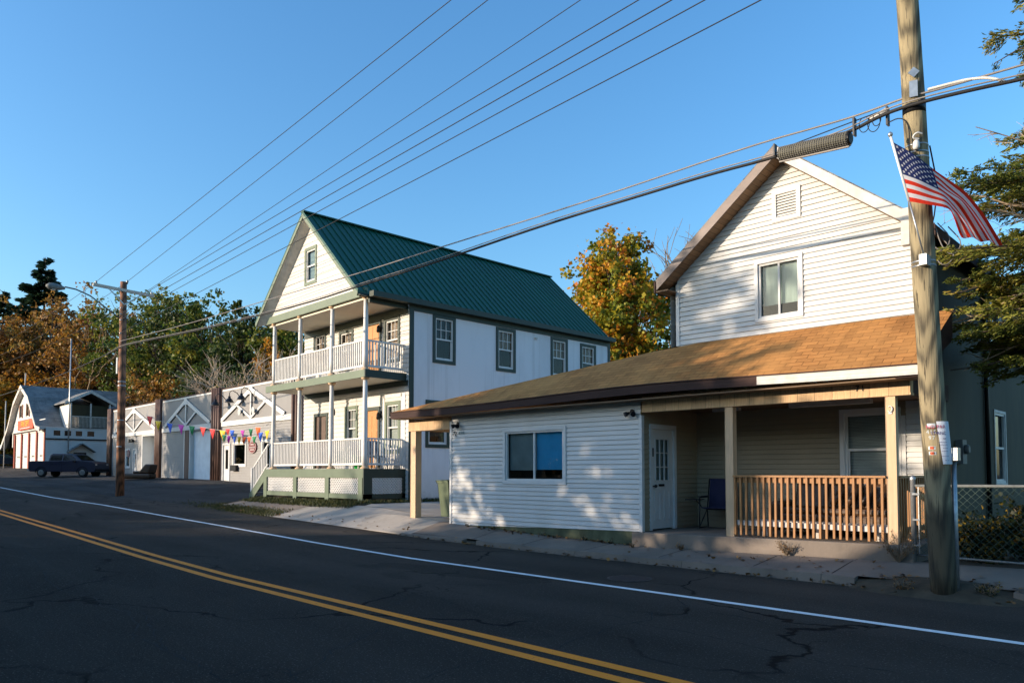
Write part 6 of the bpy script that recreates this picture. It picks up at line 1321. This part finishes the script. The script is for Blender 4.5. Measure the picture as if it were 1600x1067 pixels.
# a far wooded rise closes the horizon
pts = []; rr = np.random.default_rng(3)
for _ in range(26000):
    x = rr.uniform(-260, -20); y = 62+rr.uniform(0, 14)+(.0 if x > -120 else (-120-x)*.05); hgt = 9+3*math.sin(x*.11)+2*math.sin(x*.31+1); pts.append((x, y, gz(x, y)+rr.uniform(0, hgt)))
wd = leafcloud('woods', pts, 1.1, L['dkgreen'], None, seed=4); wd['kind'] = 'stuff'; wd['label'] = 'dark distant woods behind the buildings'
pts = []
for _ in range(9000): x = rr.uniform(-150, -112); y = rr.uniform(4, 26)+(-x-112)*.15; pts.append((x, y, gz(x, y)+rr.uniform(0, 8+2*math.sin(y))))
wd = leafcloud('woods', pts, .9, L['oak'], None, seed=5); wd['kind'] = 'stuff'; wd['label'] = 'rusty undergrowth beyond the hall'
# near hemlock beside the dark side wall
def hemlock():
    rg = random.Random(77); t = thing('hemlock_tree', 'dark green hemlock with drooping sprays beside the house, partly behind the flag', 'tree', (-1.72, 15.3, .3)); q = MB(); tr_ = [(0, 0, -.3), (.1, 0, 5), (0, .1, 9), (.1, 0, 13.6)]
    q.tube(tr_, [.24, .18, .11, .03], 12, False); P_ = []; D_ = []; tn = []
    for b in range(185):
        z = 3.4+(13.4-3.4)*(b/185)**1.45; Lb = float(np.interp(z, [3.4, 4.7, 6.5, 7.2, 8.2, 9.2, 9.8, 13.4], [2.6, 3.2, 3.0, 1.6, 1.3, 1.75, 1.1, .5]))*rg.uniform(.6, 1.12); a = rg.uniform(0, 6.28) if b % 3 else math.pi*rg.uniform(.75, 1.3)
        d = Vector((math.cos(a), math.sin(a), 0)); Lb = min(Lb, 2.15/max(.05, -d.x)) if d.x < 0 else Lb; e = Vector((0, 0, z))+d*Lb+Vector((0, 0, .25*Lb*rg.uniform(-.6, .8)-.1*Lb)); pts = limb(q, (0, 0, z), e, .035, .008, .06, 6, rg)
        sdv = Vector((-d.y, d.x, 0)); tone = rg.uniform(.15, .9)
        for k in range(int(Lb*12)):
            u = rg.uniform(.22, 1.0); i = min(5, int(u*6)); p = pts[i].lerp(pts[i+1], u*6-i); s_ = rg.choice((-1, 1)); tl = Lb*.33*(1.15-u)*rg.uniform(.5, 1.2)+.14
            td = (sdv*s_*rg.uniform(.6, 1)+d*rg.uniform(.4, .9)+Vector((0, 0, rg.uniform(-.45, .15)))).normalized(); te = p+td*tl; q.tube([p, te], [.006, .003], 3, False)
            for j in range(int(tl*62)+5):
                w_ = rg.random(); c = p+td*tl*w_+Vector((rg.gauss(0, 1), rg.gauss(0, 1), rg.gauss(0, .6)))*.045*(1.2-w_*.6); dd = td+sdv*rg.uniform(-.7, .7); P_.append(tuple(c)); D_.append(tuple(dd)); tn.append(tone)
    q.build('trunk', M['bark'], t); leafcloud('crown', P_, .095, L['hemlock'], t, aspect=.24, dirs=np.array(D_), tone=np.array(tn), seed=6)
    q = MB()
    for (p0, p1, r_) in (((0, 0, 4.7), (-2.75, -1.1, 3.75), .03), ((0, 0, 4.4), (-2.3, -.75, 3.9), .026), ((-.1, 0, 5.6), (-2.5, -1.2, 6.3), .028), ((-.1, 0, 5.3), (-2.1, -1.3, 5.9), .026), ((0, 0, 6.2), (-1.6, -1.6, 7.0), .022), ((0, 0, 4.0), (-2.1, -.7, 3.15), .022), ((0, 0, 5), (-1.4, -2.0, 5.5), .022)):
        pts = limb(q, p0, p1, r_, .008, .04, 6, rg)
        for k in range(9): j = rg.choice((2, 3, 4, 5)); e = pts[j]+Vector((rg.uniform(-.7, .1), rg.uniform(-.4, .4), rg.uniform(-.25, .35)))*.9; pp = limb(q, pts[j], e, .008, .003, .12, 3, rg); limb(q, pp[2], pp[2]+Vector((rg.uniform(-.3, .1), rg.uniform(-.2, .2), rg.uniform(-.2, .3))), .004, .002, .1, 2, rg)
    q.build('dead_limbs', M['bark_pale'], t)
hemlock()
# shrubs behind the fence
def shrub(x, y, h, rad, label, seed, leaf='shrub', n=2600, ls=.075, arching=False):
    rg = random.Random(seed); rr = np.random.default_rng(seed); t = thing('shrub', label, 'shrub', (x, y, gz(x, y)-.05)); q = MB(); P_ = []; 
    for k in range(26):
        a = rg.uniform(0, 6.28); l_ = rad*rg.uniform(.4, 1.1); e = Vector((math.cos(a)*l_, math.sin(a)*l_*.8, h*rg.uniform(.45, 1.05))); pts = limb(q, (rg.gauss(0, .08), rg.gauss(0, .08), 0), e, .012, .004, .15, 5, rg)
        for j in range(n//26): u = rg.uniform(.25, 1); i = min(4, int(u*5)); P_.append(tuple(pts[i].lerp(pts[i+1], u*5-i)+Vector((rg.gauss(0, .07), rg.gauss(0, .07), rg.gauss(0, .06)))))
    q.build('stems', M['bark_twig'], t); leafcloud('leaves', P_, ls, L[leaf], t, seed=seed); return t
for k, (x, y, h, rad, lb, lf) in enumerate([(5.9, .8, .75, .55, 'low green shrub behind the chain-link fence beside the porch', 'shrub'), (6.9, .9, 1.0, .7, 'green shrub with yellowing leaves behind the chain-link fence', 'shrub'), (7.9, .8, 1.1, .7, 'shrub at the picture edge behind the chain-link fence', 'shrub'),
    (7.2, 2.2, 1.35, .8, 'tall dark shrub under the lower side window', 'dkgreen'), (6.3, 2.0, .9, .6, 'dark shrub close to the olive side wall', 'dkgreen'), (8.4, 2.0, 2.5, .8, 'tall shrub with a few orange leaves at the picture edge', 'shrub'), (9.3, 1.2, 1.5, .9, 'broad shrub farther along the fence', 'shrub')]):
    p = hw(x, y, 0); shrub(p.x, p.y, h, rad, lb, 90+k, lf)
p = hw(6.75, .75, 0)
t = thing('shrub', 'low arching yellow-leaved sprig in the middle of the fenced bed', 'shrub', (p.x, p.y, .35)); q = MB(); P_ = []
for k in range(16): e = Vector((random.uniform(-.55, .55), random.uniform(-.2, .2), random.uniform(.25, .62))); pts = limb(q, (0, 0, 0), e, .006, .003, .15, 4); P_ += [tuple(pts[j]+Vector((random.gauss(0, .04), random.gauss(0, .04), random.gauss(0, .03)))) for j in (2, 3, 4) for _ in range(7)]
q.build('stems', M['bark_twig'], t); leafcloud('leaves', P_, .08, L['gold'], t, seed=3)
sheet('garden_bed', -4.6, 8, 12.75, 15, -.01, M['dirt'], 'dark garden bed behind the chain-link fence')

# ============================================================ unseen houses and trees across the street, shaped for the long shadows
def far_side_house(x0, x1, yf, yb, eave, ridge, label):  # unseen casters; eave, ridge and width follow the shadows wanted
    t = thing('unseen_opposite_house', label, 'house', ((x0+x1)/2, yf, 0)); w_ = (x1-x0)/2; d = yf-yb; z0 = min(gz(x0, yf), gz(x1, yf))-.2
    TT = T(0, 0, 0) @ Rz(math.pi)
    b = MB(TT); nw = max(2, int(w_*2/4)); hs = []
    for k in range(nw):
        c = -w_+2*w_*(k+.5)/nw; hs.append((c-.5, c+.5, z0+1.4, z0+2.9))
    b.wall([(-w_, z0), (w_, z0), (w_, eave), (-w_, eave)], hs, .2); b.build('front_wall', M['siding_tan_and_shade'], t)
    for hq in hs: window(t, TT, *hq, trim=(.1, 'white', .03), style='dh')
    b = MB()
    for xx in (-w_, w_): b.face([(xx, 0, z0), (xx, -d, z0), (xx, -d, eave), (xx, -d/2, ridge-.1), (xx, 0, eave)])
    b.face([(-w_, -d, z0), (w_, -d, z0), (w_, -d, eave), (-w_, -d, eave)]); b.build('side_walls', M['siding_tan_and_shade'], t)
    b = MB(); b.prism([(-w_-.4, .4, eave-.1), (-w_-.4, -d/2, ridge), (-w_-.4, -d-.4, eave-.1), (-w_-.4, -d/2, ridge-.2)], (2*w_+.8, 0, 0)); b.build('roof', M['shingle_grey'], t)
    return t
far_side_house(-28.6, -19.8, -10, -18, 5.0, 6.3, 'unseen long tan house across the street behind the camera, shaped for its shadow')
far_side_house(-45, -37.8, -10, -18, 4.2, 6.0, 'unseen small tan house across the street, farther down, shaped for its shadow')
far_side_house(-80, -46, -10, -18, 5.6, 8.0, 'unseen longest tan house across the street, farthest down, shaped for its shadow')
far_side_house(-18.0, 14, -10, -18, 5.2, 7.6, 'unseen third tan house across the street behind the camera, shaped for its shadow')
def shade_tree(loc, h, rad, cz, rz_, n, ls, seed, label, sp=.1, cl=.55, nb=50): return broadleaf('street_tree', label, at(*loc), h, rad, cz, rz_, 'maple', n, ls, seed, nb_=nb, sparse=sp, lump=.22, trunk_r=.22, clump=cl)
shade_tree((-20.2, -8.0), 9.3, 1.9, 7.0, 2.0, 5200, .22, 57, 'small young maple added across the street beside the round one to shade the porch', .1)  # added to fill out the shade of the round crown on the porch
shade_tree((-24.0, -8.0), 13.2, 4.2, 8.3, 4.7, 14500, .25, 61, 'round maple across the street shading the clapboard wall', .25, .5, 38)
shade_tree((-67.4, -8.0), 13.5, 5.0, 9.4, 4.4, 22000, .26, 52, 'broad maple across the street shading the garage', .05)
shade_tree((-53.0, -7.0), 9, 2.0, 7.0, 2.4, 4000, .22, 53, 'small maple across the street', .2)
shade_tree((-82.0, -8.0), 11, 4.6, 7.0, 3.6, 13000, .26, 54, 'maple across the street shading the parked pickup', .1)

pts = []; rr = np.random.default_rng(13)  # added unseen woods, keep low sky glow out of the window reflections
for _ in range(16000): x = rr.uniform(-190, 60); y = -38-rr.uniform(0, 10); pts.append((x, y, gz(x, y)+rr.uniform(0, 7.2+1.5*math.sin(x*.17))))
wd = leafcloud('woods', pts, 1.1, L['dkgreen'], None, seed=14); wd['kind'] = 'stuff'; wd['label'] = 'unseen low woods added behind the opposite houses to block sky glow'

shade_tree((-49.5, -23.0), 8.2, 5.5, 4.6, 3.6, 12000, .3, 58, 'wide low maple added behind the opposite houses to block sky glow', .0, .7)  # this maple and the next are added to block glow reflected in windows
shade_tree((-40.0, -26.0), 8.2, 5.0, 4.6, 3.6, 12000, .3, 59, 'wide low maple added behind the gap between the opposite houses to block sky glow', .0, .7)
